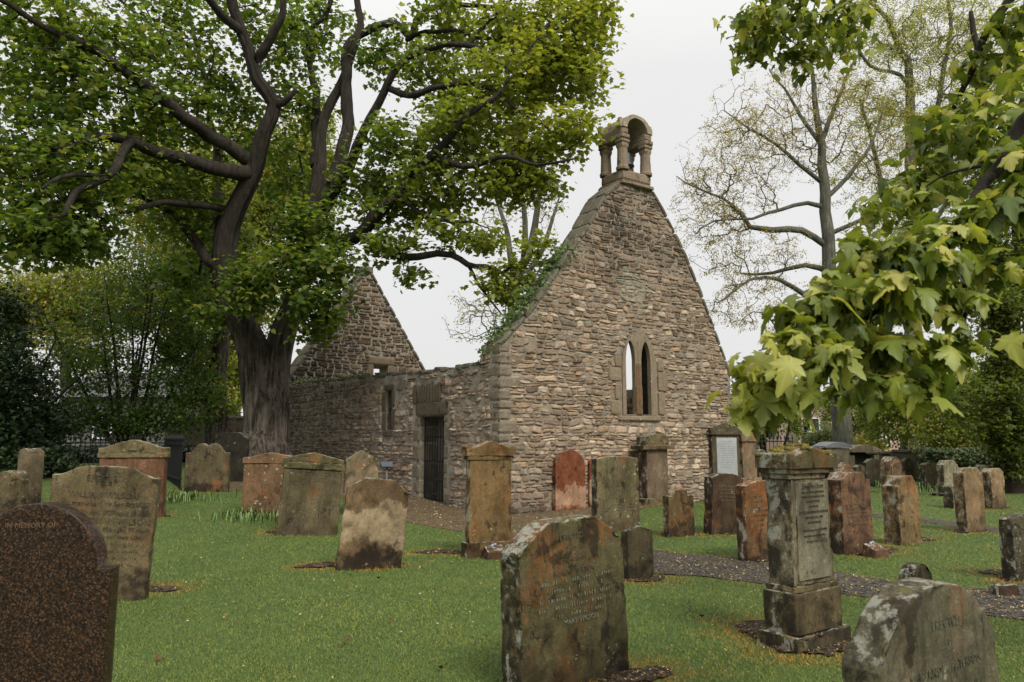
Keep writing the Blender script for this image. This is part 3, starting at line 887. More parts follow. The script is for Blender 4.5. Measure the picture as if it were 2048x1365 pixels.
CH(rubble('side_wall', .0, KL + .75, -.05, 3.7, s_in, SF, (.08, .22), (.11, .38), .05, SIDE_M, None, 8, s_tint, .022, gap=.010))
CH(render_coat('mortar_bed', .05, KL + .7, -.1, 3.7, lambda t, v: ((v < top_at(t)) | ((t < KT) & (v < LS[0][1]))) & ~((t > DR0 - .05) & (t < DR1 + .05) & (v < DV + .05)) & ~((t > 5.2) & (t < 5.6) & (v > 1.78) & (v < 2.92)), SF, MORT_S, 7, .018, .022))
# loose capping stones along the broken wall head
mb = MB(); t = .72; k = 0
while t < KL + .7:
    l = random.uniform(.16, .42)
    for d in (-.12, -.40, -.66):
        h = random.uniform(.06, .15)
        mb.rock((t + l / 2, float(top_at(t + l / 2)) + h / 2 - .04, d + random.uniform(-.04, .04)), (l * random.uniform(.85, 1.1), h, .28), lambda p: SF(p.x, p.y, p.z), 300 + k, 4, .16); k += 1
    t += l
CH(mb.build('wall_head', stone((.15, .13, .10), (.08, .07, .055), 0, .5, .35, .35, .2, 0, 'wall_head_stone')))
# upright relieving stones over the lintel
mb = MB(); t = 2.5
while t < 3.88:
    l = random.uniform(.1, .2)
    mb.rock((t + l / 2, 2.70, -.02), (l * .9, random.uniform(.4, .52), .16), lambda p: SF(p.x, p.y, p.z), int(t * 99), 5, .12); t += l
CH(mb.build('relieving_stones', DRESSED_D))
mb = MB().rock(((DR0 + DR1) / 2 + .02, DV + .19, -.17), (DR1 - DR0 + .5, .38, .44), lambda p: SF(p.x, p.y, p.z), 71, 8, .025)
CH(mb.build('lintel', DRESSED_D))
JB = stone((.24, .205, .155), (.16, .13, .095), 0, .3, .3, .2, .3, 0, 'door_jamb_stone')
for side in (0, 1):
    mb = MB(); v = -.1; k = 0
    while v < DV - .02:
        h = min(random.uniform(.3, .5), DV - v)
        if DV - v - h < .12: h = DV - v
        wd = random.choice((.3, .42)) if side else random.choice((.26, .36))
        x = DR1 + wd / 2 - .02 if side else DR0 - wd / 2 + .02
        mb.rock((x, v + h / 2, -.26), (wd, h - .012, .58), lambda p: SF(p.x, p.y, p.z), 80 + k + side * 20, 6, .025)
        v += h; k += 1
    CH(mb.build('door_jamb', JB))
# slit surround
mb = MB()
for a, b, c, d in ((5.56, 5.80, 1.8, 2.3), (5.56, 5.84, 2.3, 2.88), (5.02, 5.24, 1.8, 2.4), (5.0, 5.24, 2.4, 2.88), (5.05, 5.75, 2.88, 3.06), (5.1, 5.75, 1.62, 1.81)):
    mb.rock(((a + b) / 2, (c + d) / 2, -.08), (b - a - .01, d - c - .01, .24), lambda p: SF(p.x, p.y, p.z), int(a * 77 + c * 31), 5, .03)
CH(mb.build('slit_window', DRESSED_D))
# iron gate in the doorway
mb = MB()
gx0, gx1 = DR0 + .02, DR1 - .02
for i in range(10):
    x = gx0 + (gx1 - gx0) * i / 9
    mb.tube([SF(x, .06, -.13), SF(x, 2.06 if i not in (0, 9) else 2.1, -.13)], .011 if i not in (0, 9) else .018, 6)
    if i < 9: mb.tube([SF(x + .055, .06, -.13), SF(x + .055, 1.0, -.13)], .008, 6)
for z in (.1, .55, 1.02, 1.62, 2.04): mb.box((gx0, z - .018, -.138), (gx1, z + .018, -.122), lambda p: SF(p.x, p.y, p.z))
CH(mb.build('iron_gate', IRON))

# ---- far gable and the other side wall
fa = uvF(735, 545); fs = uvF(838, 738)
slope = (fa[1] - fs[1]) / (fs[0] - fa[0])
FE = 3.45
FOUT = [(0, -.3), (0, FE), (fa[0] - .14, fa[1]), (fa[0] + .14, fa[1]), (KW, max(2.2, fa[1] - slope * (KW - fa[0]))), (KW, -.3)]
FWN = [uvF(747, 748), uvF(747, 729), uvF(777, 731), uvF(777, 748)]
FWN = [(a, b) for a, b in FWN]; FWN[0] = (FWN[0][0], FWN[0][1] - .5); FWN[3] = (FWN[3][0], FWN[0][1])
CH(prism('far_gable_core', FOUT, [FWN], [[(FWN[0][0] - .4, FWN[0][1]), (FWN[1][0] - .4, FWN[1][1] - .1), (FWN[0][0] + .62, FWN[2][1] - .1), (FWN[0][0] + .62, FWN[3][1])]], FF, 0, -.8, MORT_S, None))
wx0, wx1, wy0, wy1 = FWN[0][0], FWN[2][0], FWN[0][1], FWN[1][1]
def f_in(u, v): return pip(u, v, FOUT) & ~((u > wx0 - .2) & (u < wx1 + .2) & (v > wy0) & (v < wy1 + .3))
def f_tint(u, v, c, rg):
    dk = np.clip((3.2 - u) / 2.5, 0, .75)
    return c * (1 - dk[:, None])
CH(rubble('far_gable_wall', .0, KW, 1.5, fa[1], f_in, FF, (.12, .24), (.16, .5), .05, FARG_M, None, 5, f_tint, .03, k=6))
mb = MB()
mb.rock(((wx0 + wx1) / 2, wy1 + .15, -.1), (wx1 - wx0 + .7, .28, .3), lambda p: FF(p.x, p.y, p.z), 5, 6, .03)
mb.rock((wx0 - .17, (wy0 + wy1) / 2, -.1), (.34, wy1 - wy0, .3), lambda p: FF(p.x, p.y, p.z), 6, 5, .03); mb.rock((wx1 + .17, (wy0 + wy1) / 2, -.1), (.3, wy1 - wy0, .3), lambda p: FF(p.x, p.y, p.z), 7, 5, .03)
CH(mb.build('far_window', stone((.24, .18, .12), (.17, .13, .09), 0, .2, .2, .1, .2, 0, 'far_window_stone')))
def fcope(a, b, seed):
    mb = MB(); a, b = Vector(a), Vector(b); m = int((b - a).length / .5); d = (b - a).normalized(); nn = Vector((-d.y, d.x))
    for j in range(m):
        c = a.lerp(b, (j + .5) / m)
        f = lambda s, c=c: FF(c.x + d.x * s.x + nn.x * s.y, c.y + d.y * s.x + nn.y * s.y, s.z)
        mb.rock((0, .01, -.38), ((b - a).length / m, .12, .92), f, seed + j, 5, .06)
    return mb
CH(fcope(FOUT[1], FOUT[2], 10).build('coping', COPE)); CH(fcope(FOUT[3], FOUT[4], 40).build('coping', COPE))
mb = MB().rock((fa[0], fa[1] + .1, -.38), (.5, .3, .9), lambda p: FF(p.x, p.y, p.z), 3, 6, .08); CH(mb.build('apex_stone', COPE))
OF = lambda t, v, d: KP + g_ * KW + w_ * t + Z_ * v - nS * d
CH(prism('opposite_wall', [(KT + .01, -.3), (KT + .01, 3.0), (4, 3.05), (9, 2.9), (KL - .01, 3.0), (KL - .01, -.3)], [], None, OF, 0, -.75, MORT_S, None))
def o_in(t, v): return (t > KT + .05) & (t < KL - .05) & (v < 2.9)
CH(rubble('opposite_wall_face', KT, KL, 0, 2.9, o_in, lambda t, v, d: OF(t, v, -.75 - d), (.14, .26), (.2, .55), .05, FARG_M, None, 15, None, .02, k=6))
# group the finer pieces under the part they belong to
kids = {}
for o in chapel.children: kids.setdefault(o.name.split('.')[0], []).append(o)
bb = kids['bellcote_base'][0]; bb.name = 'bellcote'
for k in ('bellcote_column', 'capital', 'entablature', 'bellcote_vault', 'pinnacle', 'bell'):
    for o in kids[k]: o.parent = bb
for k in ('mullion', 'window_jamb'):
    for o in kids[k]: o.parent = kids['lancet_window'][0]
for o in kids['door_jamb'] + kids['relieving_stones']: o.parent = kids['lintel'][0]
kids['lintel'][0].name = 'doorway'


# ------------------------------------------------------------------ gravestones
def lines_of(n, half, r):
    e = min(r / half, .2)
    return np.unique(np.round(np.concatenate([np.linspace(-1, 1, n), [-1 + e * .35, -1 + e, 1 - e * .35, 1 - e]]), 5))
def slab(name, w, z0, z1, y0, y1, mat, parent=None, top=None, r=.014, rough=.004, chip=.02, taper=0.0, nu=26, nv=20, nd=4, seed=0, edge=.012):
    """a weathered stone block: w wide, from z0 to z1, front face at y0, top edge shaped by top(a)"""
    hw, hy, H = w / 2, (y1 - y0) / 2, z1 - z0
    A, B, C = lines_of(nu, hw, r), lines_of(nv, H / 2, r), lines_of(nd, hy, r)
    G, quads, base = [], [], 0
    def face(U, V, f, flip):
        nonlocal base
        u, v = np.meshgrid(U, V, indexing='ij')
        P = f(u.ravel(), v.ravel()); q = np.arange(len(U) * len(V)).reshape(len(U), len(V)) + base
        Q = np.stack([q[:-1, :-1], q[1:, :-1], q[1:, 1:], q[:-1, 1:]], -1).reshape(-1, 4)
        G.append(P); quads.append(Q[:, ::-1] if flip else Q); base += len(P)
    o = np.ones_like
    face(A, B, lambda a, b: np.stack([a, b, -o(a)], 1), False); face(A, B, lambda a, b: np.stack([a, b, o(a)], 1), True)
    face(C, B, lambda c, b: np.stack([-o(c), b, c], 1), True); face(C, B, lambda c, b: np.stack([o(c), b, c], 1), False)
    face(A, C, lambda a, c: np.stack([a, o(a), c], 1), False); face(A, C, lambda a, c: np.stack([a, -o(a), c], 1), True)
    P, inv = np.unique(np.round(np.concatenate(G), 5), axis=0, return_inverse=True)
    inv = np.asarray(inv).ravel()
    Q = inv[np.concatenate(quads)]
    a, b, c = P[:, 0], P[:, 1], P[:, 2]
    T = np.array([top(x) for x in a]) if top else np.ones(len(a))
    k = (b + 1) / 2
    hx = hw * (1 + taper * (1 - k))
    X = a * hx; Y = y0 + hy + c * hy; Zt = z0 + H * T; Z = z0 + k * (Zt - z0)
    rr = min(r, hy * .8, hw * .8)
    dx = np.sign(X) * np.maximum(np.abs(X) - (hx - rr), 0); dy = np.sign(c) * np.maximum(np.abs(Y - y0 - hy) - (hy - rr), 0); dz = np.maximum(Z - (Zt - rr), 0)
    d = np.sqrt(dx ** 2 + dy ** 2 + dz ** 2); s = np.where(d > rr, 1 - rr / np.maximum(d, 1e-9), 0)
    X, Y, Z = X - dx * s, Y - dy * s, Z - dz * s
    N = np.stack([(np.abs(a) > .999) * np.sign(a), (np.abs(c) > .999) * np.sign(c), (b > .999) * 1.0], 1)
    N /= np.maximum(np.linalg.norm(N, axis=1), 1)[:, None]
    W = np.stack([X, Y, Z], 1); S = W + seed * 1.7
    isedge = ((np.abs(N) > .1).sum(1) > 1) | (d > rr * .5)
    amt = np.where((c < -.99) & ~isedge, rough, rough + edge * .6) * fbm(S, 7, seed, 4) - np.where(isedge, chip * np.clip(fbm(S, 9, seed + 5) - .12, 0, 1) * 1.8, 0)
    D = N.copy(); m = (np.linalg.norm(N, axis=1) < .1) & (d > 0)
    W = W + D * amt[:, None]
    W[:, 0] += edge * .5 * fbm(S * [0, 0, 1], 5, seed + 7) * np.sign(a) * (np.abs(a) > .9)
    return np_mesh(name, W, Q.ravel(), np.full(len(Q), 4), mat, parent, smooth=True)

def tp(kind, k=.1, w=1., H=1.):
    if kind == 'flat': return None
    if kind == 'round': return lambda a: 1 - (w / 2) * (1 - math.sqrt(max(0, 1 - a * a))) / H
    if kind == 'seg': return lambda a: 1 - k * a * a
    if kind == 'dome': return lambda a: 1 - k * abs(a) ** 2.4
    if kind == 'ped': return lambda a: 1 - k * abs(a)
    if kind == 'cham': return lambda a: 1 - k * max(0, (abs(a) - .45) / .55)
    if kind == 'ogee': return lambda a: 1 - k * float(sm((abs(a) - .42) / .5))
    if kind == 'arch': return lambda a: 1 - (k * (1 - math.sqrt(max(0, 1 - (a / .86) ** 2))) / .9 if abs(a) < .84 else k * 1.02)
    if kind == 'scroll': return lambda a: 1 - k * (1 - (.75 + .25 * (1 - abs(2 * abs(a) / .55 - 1) ** 2)) if abs(a) < .55 else float(1 - .25 - .0 * a) if abs(a) < .56 else min(1, .25 + 2.6 * (abs(a) - .55)) if abs(a) < .8 else .82)
    if kind == 'pedear': return lambda a: 1 - k * min(1, abs(a) / .78) * (1 if abs(a) < .8 else .72)
    if kind == 'swan': return lambda a: 1 - k * float(sm(abs(a))) - (.12 * k if .18 < abs(a) < .24 else 0)
    if kind == 'slope': return lambda a: 1 - k * (a + 1) / 2
    if kind == 'neck': return lambda a: 1 if abs(a) < .5 else 1 - k

_FC = {}
def letters(parent, lines, y, mat, name='inscription'):
    bm = bmesh.new()
    for txt, z, size, x in lines:
        cu = bpy.data.curves.new('lettering', 'FONT'); cu.body = txt; cu.size = size; cu.align_x = 'CENTER'; cu.extrude = .0012; cu.resolution_u = 2
        ob = bpy.data.objects.new('lettering', cu); COL.objects.link(ob)
        dg = bpy.context.evaluated_depsgraph_get(); me = bpy.data.meshes.new_from_object(ob.evaluated_get(dg))
        n0 = len(bm.verts); bm.from_mesh(me); bm.verts.ensure_lookup_table()
        for v in bm.verts[n0:]: v.co = Vector((v.co.x + x, y - v.co.z, z + v.co.y))
        bpy.data.objects.remove(ob); bpy.data.curves.remove(cu); bpy.data.meshes.remove(me)
    me = bpy.data.meshes.new(name); bm.to_mesh(me); bm.free(); me.materials.append(mat)
    o = bpy.data.objects.new(name, me); COL.objects.link(o); o.parent = parent
    return o
def worn(parent, w, zs, y, mat, size=.016, seed=0):
    """rows of lettering weathered past reading"""
    rg = random.Random(seed); mb = MB()
    for z in zs:
        L = w * rg.uniform(.5, .82); x = -L / 2
        while x < L / 2:
            l = rg.uniform(.004, .011)
            if rg.random() < .78:
                h = size * rg.uniform(.6, 1)
                mb.box((x, y - .0022, z), (x + l * .55, y + .002, z + h)); 
                if rg.random() < .6: mb.box((x + l * .6, y - .0022, z + h * .7 * rg.random()), (x + l * 1.3, y + .002, z + h * .85))
            else: x += .012
            x += l + size * .5
    return mb.build('inscription', mat, parent)
INK = ink_mat('worn_letter_cut', (.045, .038, .026), (.13, .105, .06))
INK2 = ink_mat('dark_letter_cut', (.03, .026, .019), (.10, .085, .055))
INK3 = flat_mat('pale_letter_cut', (.17, .17, .125), .9, .6, 60)

SEED = [0]; STONES = []; AGED[0] = True
def place(xl, xr, yb, ytop, yaw):
    BL = ground(xl, yb); a = R(yaw); ym = yb if yb < 1365 else (ytop + 1365) / 2
    d = ray(xl, ym); BL = Vector((d.x / d.y * BL.y, BL.y, BL.z)); d = ray(xr, ym); s = (BL.x * d.y - BL.y * d.x) / (d.x * sin(a) - d.y * cos(a))
    dirx = Vector((cos(a), sin(a), 0)); C = BL + dirx * (s / 2)
    T = at((xl + xr) / 2, ytop, C.y)
    C.z = float(gz(C.x, C.y))
    return C, s, T.z - C.z
def grave(label, xl, xr, yb, ytop, mat, top='seg', k=.08, yaw=33, t=.14, roll=0, pitch=0, group='gravestones in the churchyard', tiers=None, text=None, rows=None, ink=None, hi=1, taper=.02, cat='gravestone', name='gravestone', chip=.025, rough=.004, r=.014, edge=.012):
    SEED[0] += 1; sd_ = SEED[0]
    C, w, h = place(xl, xr, yb, ytop, yaw)
    rot = (R(pitch), R(roll), R(yaw)); STONES.append((C.x, C.y, R(yaw), w, t))
    if tiers is None:
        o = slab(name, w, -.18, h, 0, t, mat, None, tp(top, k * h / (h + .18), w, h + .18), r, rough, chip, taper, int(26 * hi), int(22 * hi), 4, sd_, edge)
        o.location = C; o.rotation_euler = rot
    else:
        o = empty(name, C, rot)
        for part, f0, f1, ws, ds, tt, kk, m in tiers:
            D = t * ds
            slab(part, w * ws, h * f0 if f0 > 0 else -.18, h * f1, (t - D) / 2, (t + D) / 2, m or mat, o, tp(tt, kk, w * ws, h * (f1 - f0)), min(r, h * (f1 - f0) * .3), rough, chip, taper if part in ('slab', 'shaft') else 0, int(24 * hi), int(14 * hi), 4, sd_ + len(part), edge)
    tag(o, label, cat, group)
    if text: letters(o, [(a, z * h, s, x) for a, z, s, x in text], -.004, ink or INK)
    if rows: worn(o, w, [z * h for z in rows], -.003, ink or INK, seed=sd_)
    o['w'] = w
    del o['w']
    return o, C, w, h

tan = dict(c1=(.25, .185, .115), c2=(.15, .11, .07))
S_GRAN = None
def granite():
    t = NT('speckled_brown_granite'); v = t.coords(False)
    a = t.voro(v, 150, out='Color'); s3 = t.n('ShaderNodeSeparateXYZ'); t.l.new(a, s3.inputs[0])
    c = t.mix(t.rng(s3.outputs[0], .3, .75), (.009, .008, .007), (.060, .032, .017))
    c = t.mix(t.rng(t.noise(v, 90, 3, .7), .45, .62), c, (.012, .010, .009))
    c = t.mix(t.rng(s3.outputs[1], .86, .9, 0, .7), c, (.12, .066, .034))
    t.color(c); t.rough(.28); t.b.inputs['Specular IOR Level'].default_value = .22
    return t.m
# --- foreground
gr, C, w, h = grave('polished speckled brown granite headstone with a rounded top and small square shoulders', -100, 217, 1535, 1008, granite(), 'arch', .255, 4, .11, hi=3, chip=0, rough=0, r=.004, edge=0, taper=0, pitch=0)
letters(gr, [('IN MEMORY OF', h * .905, .036, -.02)], -.0012, flat_mat('granite_letter', (.13, .08, .045), .6, .3, 60))
m13 = stone((.155, .145, .085), (.085, .08, .048), .48, .6, .2, .4, .55, .5)
f13, C, w, h = grave('large green and orange lichened headstone with cut corners and ERECTED across its top', 1047, 1256, 1405, 1038, m13, 'cham', .16, 38, .2, roll=-2.5, hi=2.2, chip=.03, rough=.0025, edge=.012,
      text=[('ERECTED', .885, .05, -.02), ('BY', .82, .03, 0), ('IN MEMORY OF', .75, .036, -.02), ('ROBERT WILSON', .68, .045, 0)])
worn(f13, w, [h * z for z in (.63, .58, .53, .48, .43)], -.003, INK3, .026, 5)
letters(f13, [('MARY WILSON', h * .38, .045, .04)], -.004, INK3)
m42 = stone((.20, .20, .155), (.125, .125, .09), .25, .4, .3, .3, .7, .3)
f42, C, w, h = grave('broad thick grey green headstone with sloping shoulders and pale lichen discs on its top', 1757, 1992, 1705, 1168, m42, 'dome', .30, 36, .17, hi=2.4, chip=.02, rough=.002, edge=.007,
      text=[('ERECTED', .80, .062, .03), ('BY', .72, .035, .03), ('ALEXANDER PATERSON', .60, .058, .02), ('IN MEMORY OF HIS WIFE', .49, .05, .02)], ink=ink_mat('green_letter_cut', (.05, .05, .03), (.12, .12, .08)))
mw = stone((.215, .185, .12), (.125, .105, .068), .55, .42, .35, .3, .35, .85)
f2, C, w, h = grave('wide shouldered headstone with many rows of carved text behind the granite stone', 70, 290, 1205, 933, mw, 'ogee', .075, 9, .11, roll=3, hi=1.8, taper=-.01,
      text=[('ERECTED', .885, .085, 0), ('BY', .845, .03, 0), ('WILLIAM WILSON', .765, .080, 0), ('In the memory of his Son ROBERT', .705, .062, 0), ('who died 17th Feb. 1837 aged 20 years', .64, .058, 0), ('also WILLIAM WILSON', .57, .080, .06), ('died Nov. 1856 aged 77 years', .515, .060, .1), ('and his wife and their SON', .46, .055, .1)], ink=INK2)
worn(f2, w, [h * z for z in (.41, .36, .31, .26)], -.003, INK2, .024, 6)

# --- monument with the tall shaft
mp = stone((.27, .25, .19), (.18, .165, .12), .1, .45, .4, .25, .4, .6)
mpd = stone((.20, .17, .105), (.12, .10, .06), .3, .55, .3, .4, .5, .8)
ob, C, w, h = grave('tall square shafted pedestal monument with a mossy overhanging cap and dark verse lettering', 1598, 1675, 1302, 893, mp, 'flat', 0, 35, .23, hi=1.4, name='pedestal_monument', cat='monument', taper=.10, chip=.03, edge=.014,
      tiers=[('plinth', 0, .075, 1.42, 1.55, 'flat', 0, mpd), ('base', .075, .275, 1.24, 1.25, 'flat', 0, mpd), ('moulding', .275, .305, 1.14, 1.14, 'flat', 0, mpd), ('shaft', .305, .835, 1.0, 1.0, 'flat', 0, mp), ('neck', .835, .862, 1.08, 1.10, 'flat', 0, mp), ('cornice', .862, .888, 1.20, 1.28, 'flat', 0, mpd), ('cap', .888, 1.0, 1.27, 1.40, 'pedear', .42, mpd)])
slab('panel', w * .8, h * .33, h * .815, -.010, .02, stone((.30, .30, .26), (.22, .22, .185), 0, .15, .1, .3, .45, 0), ob, None, .004, .001, .0, .08, 10, 10, 3, 5, 0)
tx = [('JOHN Mc COLM', .785, .038), ('WHO DIED AT GLENTYRON', .76, .022), ('TARBOLTON 12th NOV. 1884', .737, .022), ('AGED 59 YEARS.', .713, .024), ('Also his wife', .688, .024), ('AGNES ALEXANDER GOUDIE', .658, .0285), ('DIED 18th APRIL 1887', .632, .024), ('AGED 49 YEARS.', .606, .024), ('Well done good and faithful', .568, .028), ('servants enter thou into', .540, .028), ('the joy of thy Lord.', .512, .028)]
letters(ob, [(a, z * h, s, .01) for a, z, s in tx], -.0145, INK2)
mb = MB()
for i in range(26):
    x = random.uniform(-.28, .28) * w / .45; y = random.uniform(-.02, .25)
    mb.rock((x, y, h * (1.0 - .11 * .42 * min(1, abs(x) / (w * .5))) + .004), (random.uniform(.03, .09), random.uniform(.03, .08), random.uniform(.02, .045)), None, i, 5, .25)
mb.build('moss_cushion', flat_mat('yellow_green_moss', (.17, .14, .03), .95, .6, 30, 0, .8), ob, smooth=True)

# --- left field
mpink = stone((.26, .145, .095), (.17, .095, .06), .15, .25, .4, .1, .3, .7)
mpinkg = stone((.26, .155, .10), (.20, .14, .095), .15, .2, .6, .2, .3, .5)
mmoss = stone((.26, .25, .17), (.17, .13, .07), .5, .5, .6, .4, .3, 0)
grave('broad pink sandstone headstone with a cornice and mossy swept pediment carrying a small carved boss', 190, 322, 1037, 880, mpink, 'flat', 0, 6, .2, tiers=[('slab', 0, .77, 1, 1, 'flat', 0, mpink), ('cornice', .77, .83, 1.06, 1.25, 'flat', 0, mmoss), ('pediment', .83, 1.0, 1.04, 1.15, 'swan', .62, mmoss), ('boss', .86, .97, .14, 1.35, 'round', 0, mmoss)])
grave('grey headstone with a double scrolled top in front of the iron railings', 367, 454, 985, 887, stone((.18, .155, .105), (.11, .095, .065), .35, .4, .3, .2, .4, .9), 'scroll', .24, 4, .16)
grave('dark broad headstone with a white lined cut corner under the big tree', 424, 492, 965, 865, stone((.035, .034, .03), (.02, .02, .018), 0, .3, .15, .1, .2, .6), 'cham', .15, 5, .15)
grave('small red pediment topped stone peering over the dark headstone near the big tree', 436, 470, 940, 853, stone((.16, .07, .045), (.10, .05, .035), 0, .3, .2, .1, .2, .5), 'ped', .3, 4, .15)
grave('narrow lichened stone post standing edge on beside the dark evergreen', 27, 49, 1016, 897, stone((.20, .17, .125), (.12, .10, .075), .1, .35, .45, .25, .3, .8), 'round', 0, -12, .4, hi=.7)
grave('shorter of the two lichened stone posts by the dark evergreen', -14, 17, 1030, 942, stone((.20, .17, .11), (.12, .10, .07), .1, .35, .45, .25, .3, .8), 'round', 0, -12, .4, hi=.7)
grave('pink sandstone slab with a blunt gabled head and pale lichen spots beside the big trunk', 483, 589, 1027, 905, mpinkg, 'flat', 0, 8, .17, tiers=[('slab', 0, .82, 1, 1, 'flat', 0, None), ('head_band', .82, 1.0, 1.05, 1.15, 'ped', .5, mpinkg)])
mg = stone((.185, .165, .115), (.115, .10, .07), .1, .3, .3, .35, .3, .4)
mgc = stone((.17, .165, .10), (.09, .085, .045), .1, .45, .5, .55, .5, 0)
o, C, w, h = grave('leaning grey green slab with a moulded cornice and low pediment', 549, 676, 1072, 905, mg, 'flat', 0, 12, .15, roll=3.5, hi=1.3, taper=.07, tiers=[('slab', 0, .80, .92, 1, 'flat', 0, None), ('cornice', .80, .87, 1.02, 1.35, 'flat', 0, mgc), ('pediment', .87, 1.0, .98, 1.15, 'ped', .65, mgc)], rows=(.755, .72, .685, .65))
grave('pale blotched headstone with a broken peaked head between the cornice slab and the chapel wall', 688, 755, 1032, 900, stone((.29, .25, .185), (.19, .155, .11), .3, .2, .7, .3, .3, .3), 'ped', .16, 22, .15, chip=.08)
o, C, w, h = grave('leaning brown slab with a cut cornered head and pale flaked lower half', 672, 801, 1142, 958, stone((.23, .165, .105), (.15, .10, .065), .3, .35, .3, .25, .35, .9, bloom=(.22, .72, (.31, .265, .19))), 'cham', .12, 14, .13, roll=6, hi=1.5, chip=.05, taper=.02, edge=.02)
mt = stone((.30, .205, .105), (.19, .13, .07), .45, .35, .35, .25, .45, .6)
grave('tall ochre headstone with a curved pediment cap and scrolled ends before the chapel corner', 938, 1024, 1117, 882, mt, 'flat', 0, 24, .17, hi=1.4, chip=.03, tiers=[('base', 0, .13, 1.12, 1.2, 'flat', 0, None), ('slab', .13, .835, .98, 1, 'flat', 0, None), ('cornice', .835, .87, 1.1, 1.2, 'flat', 0, None), ('cap', .87, 1.0, 1.18, 1.3, 'pedear', .5, None)])
# --- along the gable
mr = stone((.27, .095, .048), (.18, .065, .035), .3, .35, .05, 0, .3, .25, bloom=(.0, .5, (.36, .25, .19)))
o, C, w, h = grave('round topped red sandstone headstone with a pale bloom at its foot leaning on the gable', 1112, 1172, 1023, 900, mr, 'round', 0, 30, .2, hi=1.2)
grave('second red sandstone headstone half hidden between its round topped twin and the lichened slab', 1180, 1232, 1015, 912, mr, 'seg', .1, 30, .2)
grave('broad lichen speckled slab with a nearly flat head beside the red stones', 1195, 1280, 1070, 913, stone((.22, .20, .13), (.14, .125, .08), .5, .45, .75, .5, .6, .2), 'seg', .03, 28, .16, hi=1.3, chip=.03, rows=(.36, .32, .28))
grave('small dark squat stone with a gently arched mossy head behind the front lichened headstone', 1257, 1308, 1162, 1053, stone((.13, .11, .075), (.07, .06, .04), .15, .65, .25, .35, .4, .95), 'seg', .09, 25, .14, hi=1.2)
mcol = stone((.235, .185, .145), (.17, .135, .105), 0, .2, .7, .1, .2, .3)
mcolc = stone((.22, .19, .12), (.12, .10, .06), .2, .5, .5, .45, .2, 0)
grave('pillar shaped monument with a wide slab cap and mossy block on top against the gable', 1296, 1338, 1012, 868, mcol, 'flat', 0, 33, .3, name='pillar_monument', cat='monument', tiers=[('base', 0, .10, 1.35, 1.35, 'flat', 0, mcolc), ('shaft', .10, .78, 1, 1, 'flat', 0, None), ('cornice', .78, .835, 1.5, 1.5, 'flat', 0, mcolc), ('cap', .835, 1.0, 1.12, 1.1, 'seg', .25, mcolc)])
grave('pale plain flat topped slab between the pillar monument and the marble panelled monument', 1370, 1418, 1004, 900, stone((.33, .265, .19), (.24, .185, .13), .1, .35, .2, .1, .3, .4), 'seg', .04, 30, .16)
mdk = stone((.13, .115, .085), (.075, .068, .05), .05, .3, .35, .3, .3, .3)
o, C, w, h = grave('tall dark monument with a grey marble panel and small pediment at the gable corner', 1428, 1484, 1003, 845, mdk, 'flat', 0, 26, .32, name='panelled_monument', cat='monument', tiers=[('slab', 0, .84, 1, 1, 'flat', 0, None), ('cornice', .84, .90, 1.15, 1.3, 'flat', 0, None), ('pediment', .90, 1.0, 1.05, 1.15, 'ped', .7, None)])
pn = slab('marble_panel', w * .72, h * .22, h * .80, -.03, .02, flat_mat('grey_marble', (.30, .31, .31), .6, .12, 8), o, None, .004, 0, 0, 0, 6, 6, 3, 1, 0)
worn(pn, w * .75, [h * z for z in (.75, .72, .69, .66, .63, .60, .57, .54, .51, .48, .45, .42)], -.031, flat_mat('marble_letter', (.20, .205, .20), .7, .1), .018, 3)
grave('slim whitish pillar monument with a gabled cap and rusty edges beside the marble panel', 1489, 1516, 990, 862, stone((.33, .27, .21), (.25, .18, .13), .5, .1, .4, .1, .3, .3), 'flat', 0, 30, .34, name='pillar_monument', cat='monument', tiers=[('base', 0, .26, 1.5, 1.35, 'flat', 0, None), ('shaft', .26, .83, 1, 1, 'flat', 0, None), ('cap', .83, 1.0, 1.2, 1.2, 'ped', .35, None)])
grave('pale thin round headed stone between the slim pillar monument and the pinkish headstone', 1520, 1536, 975, 899, stone((.26, .25, .19), (.18, .165, .12), .1, .3, .6, .3, .3, .3), 'round', 0, 30, .2)
grave('pinkish headstone beneath the pedestal cap, lichen on its rim', 1533, 1556, 985, 908, stone((.27, .185, .135), (.20, .13, .09), .2, .3, .5, .2, .3, .3), 'seg', .05, 30, .2)
# --- right field
grave('small brown headstone with square shoulders and a mossy raised head on the lawn', 1339, 1390, 1076, 980, stone((.22, .15, .08), (.14, .095, .05), .45, .45, .15, .3, .4, .8), 'neck', .12, 30, .15, hi=1.2)
grave('dark brown round shouldered headstone with faint pale text, tilted on the lawn', 1424, 1487, 1070, 947, stone((.115, .07, .048), (.06, .04, .03), .25, .5, .15, .25, .35, .5), 'seg', .08, 30, .2, roll=4, hi=1.3, rows=(.78, .72, .66, .6, .54), ink=INK3)
grave('bright orange lichened headstone partly hidden behind the tall pedestal monument', 1496, 1585, 1125, 962, stone((.22, .15, .085), (.14, .09, .055), 1.5, .3, .35, .2, .2, .9), 'cham', .06, 31, .17, hi=1.4, rows=(.8, .74, .68, .62, .56, .5, .44, .38))
grave('reddish headstone with a dark thick side and an orange streaked domed head', 1690, 1750, 1112, 945, stone((.24, .14, .10), (.13, .075, .055), .65, .55, .25, .3, .6, .7), 'ogee', .09, 28, .28, hi=1.4, rows=(.6, .55, .5, .45, .4, .35))
grave('pale ochre headstone with a black patched thick edge and mossy rounded shoulder', 1803, 1845, 1092, 952, stone((.32, .235, .135), (.22, .155, .09), .45, .35, .45, .3, .4, .4), 'ogee', .14, 26, .28, hi=1.4)
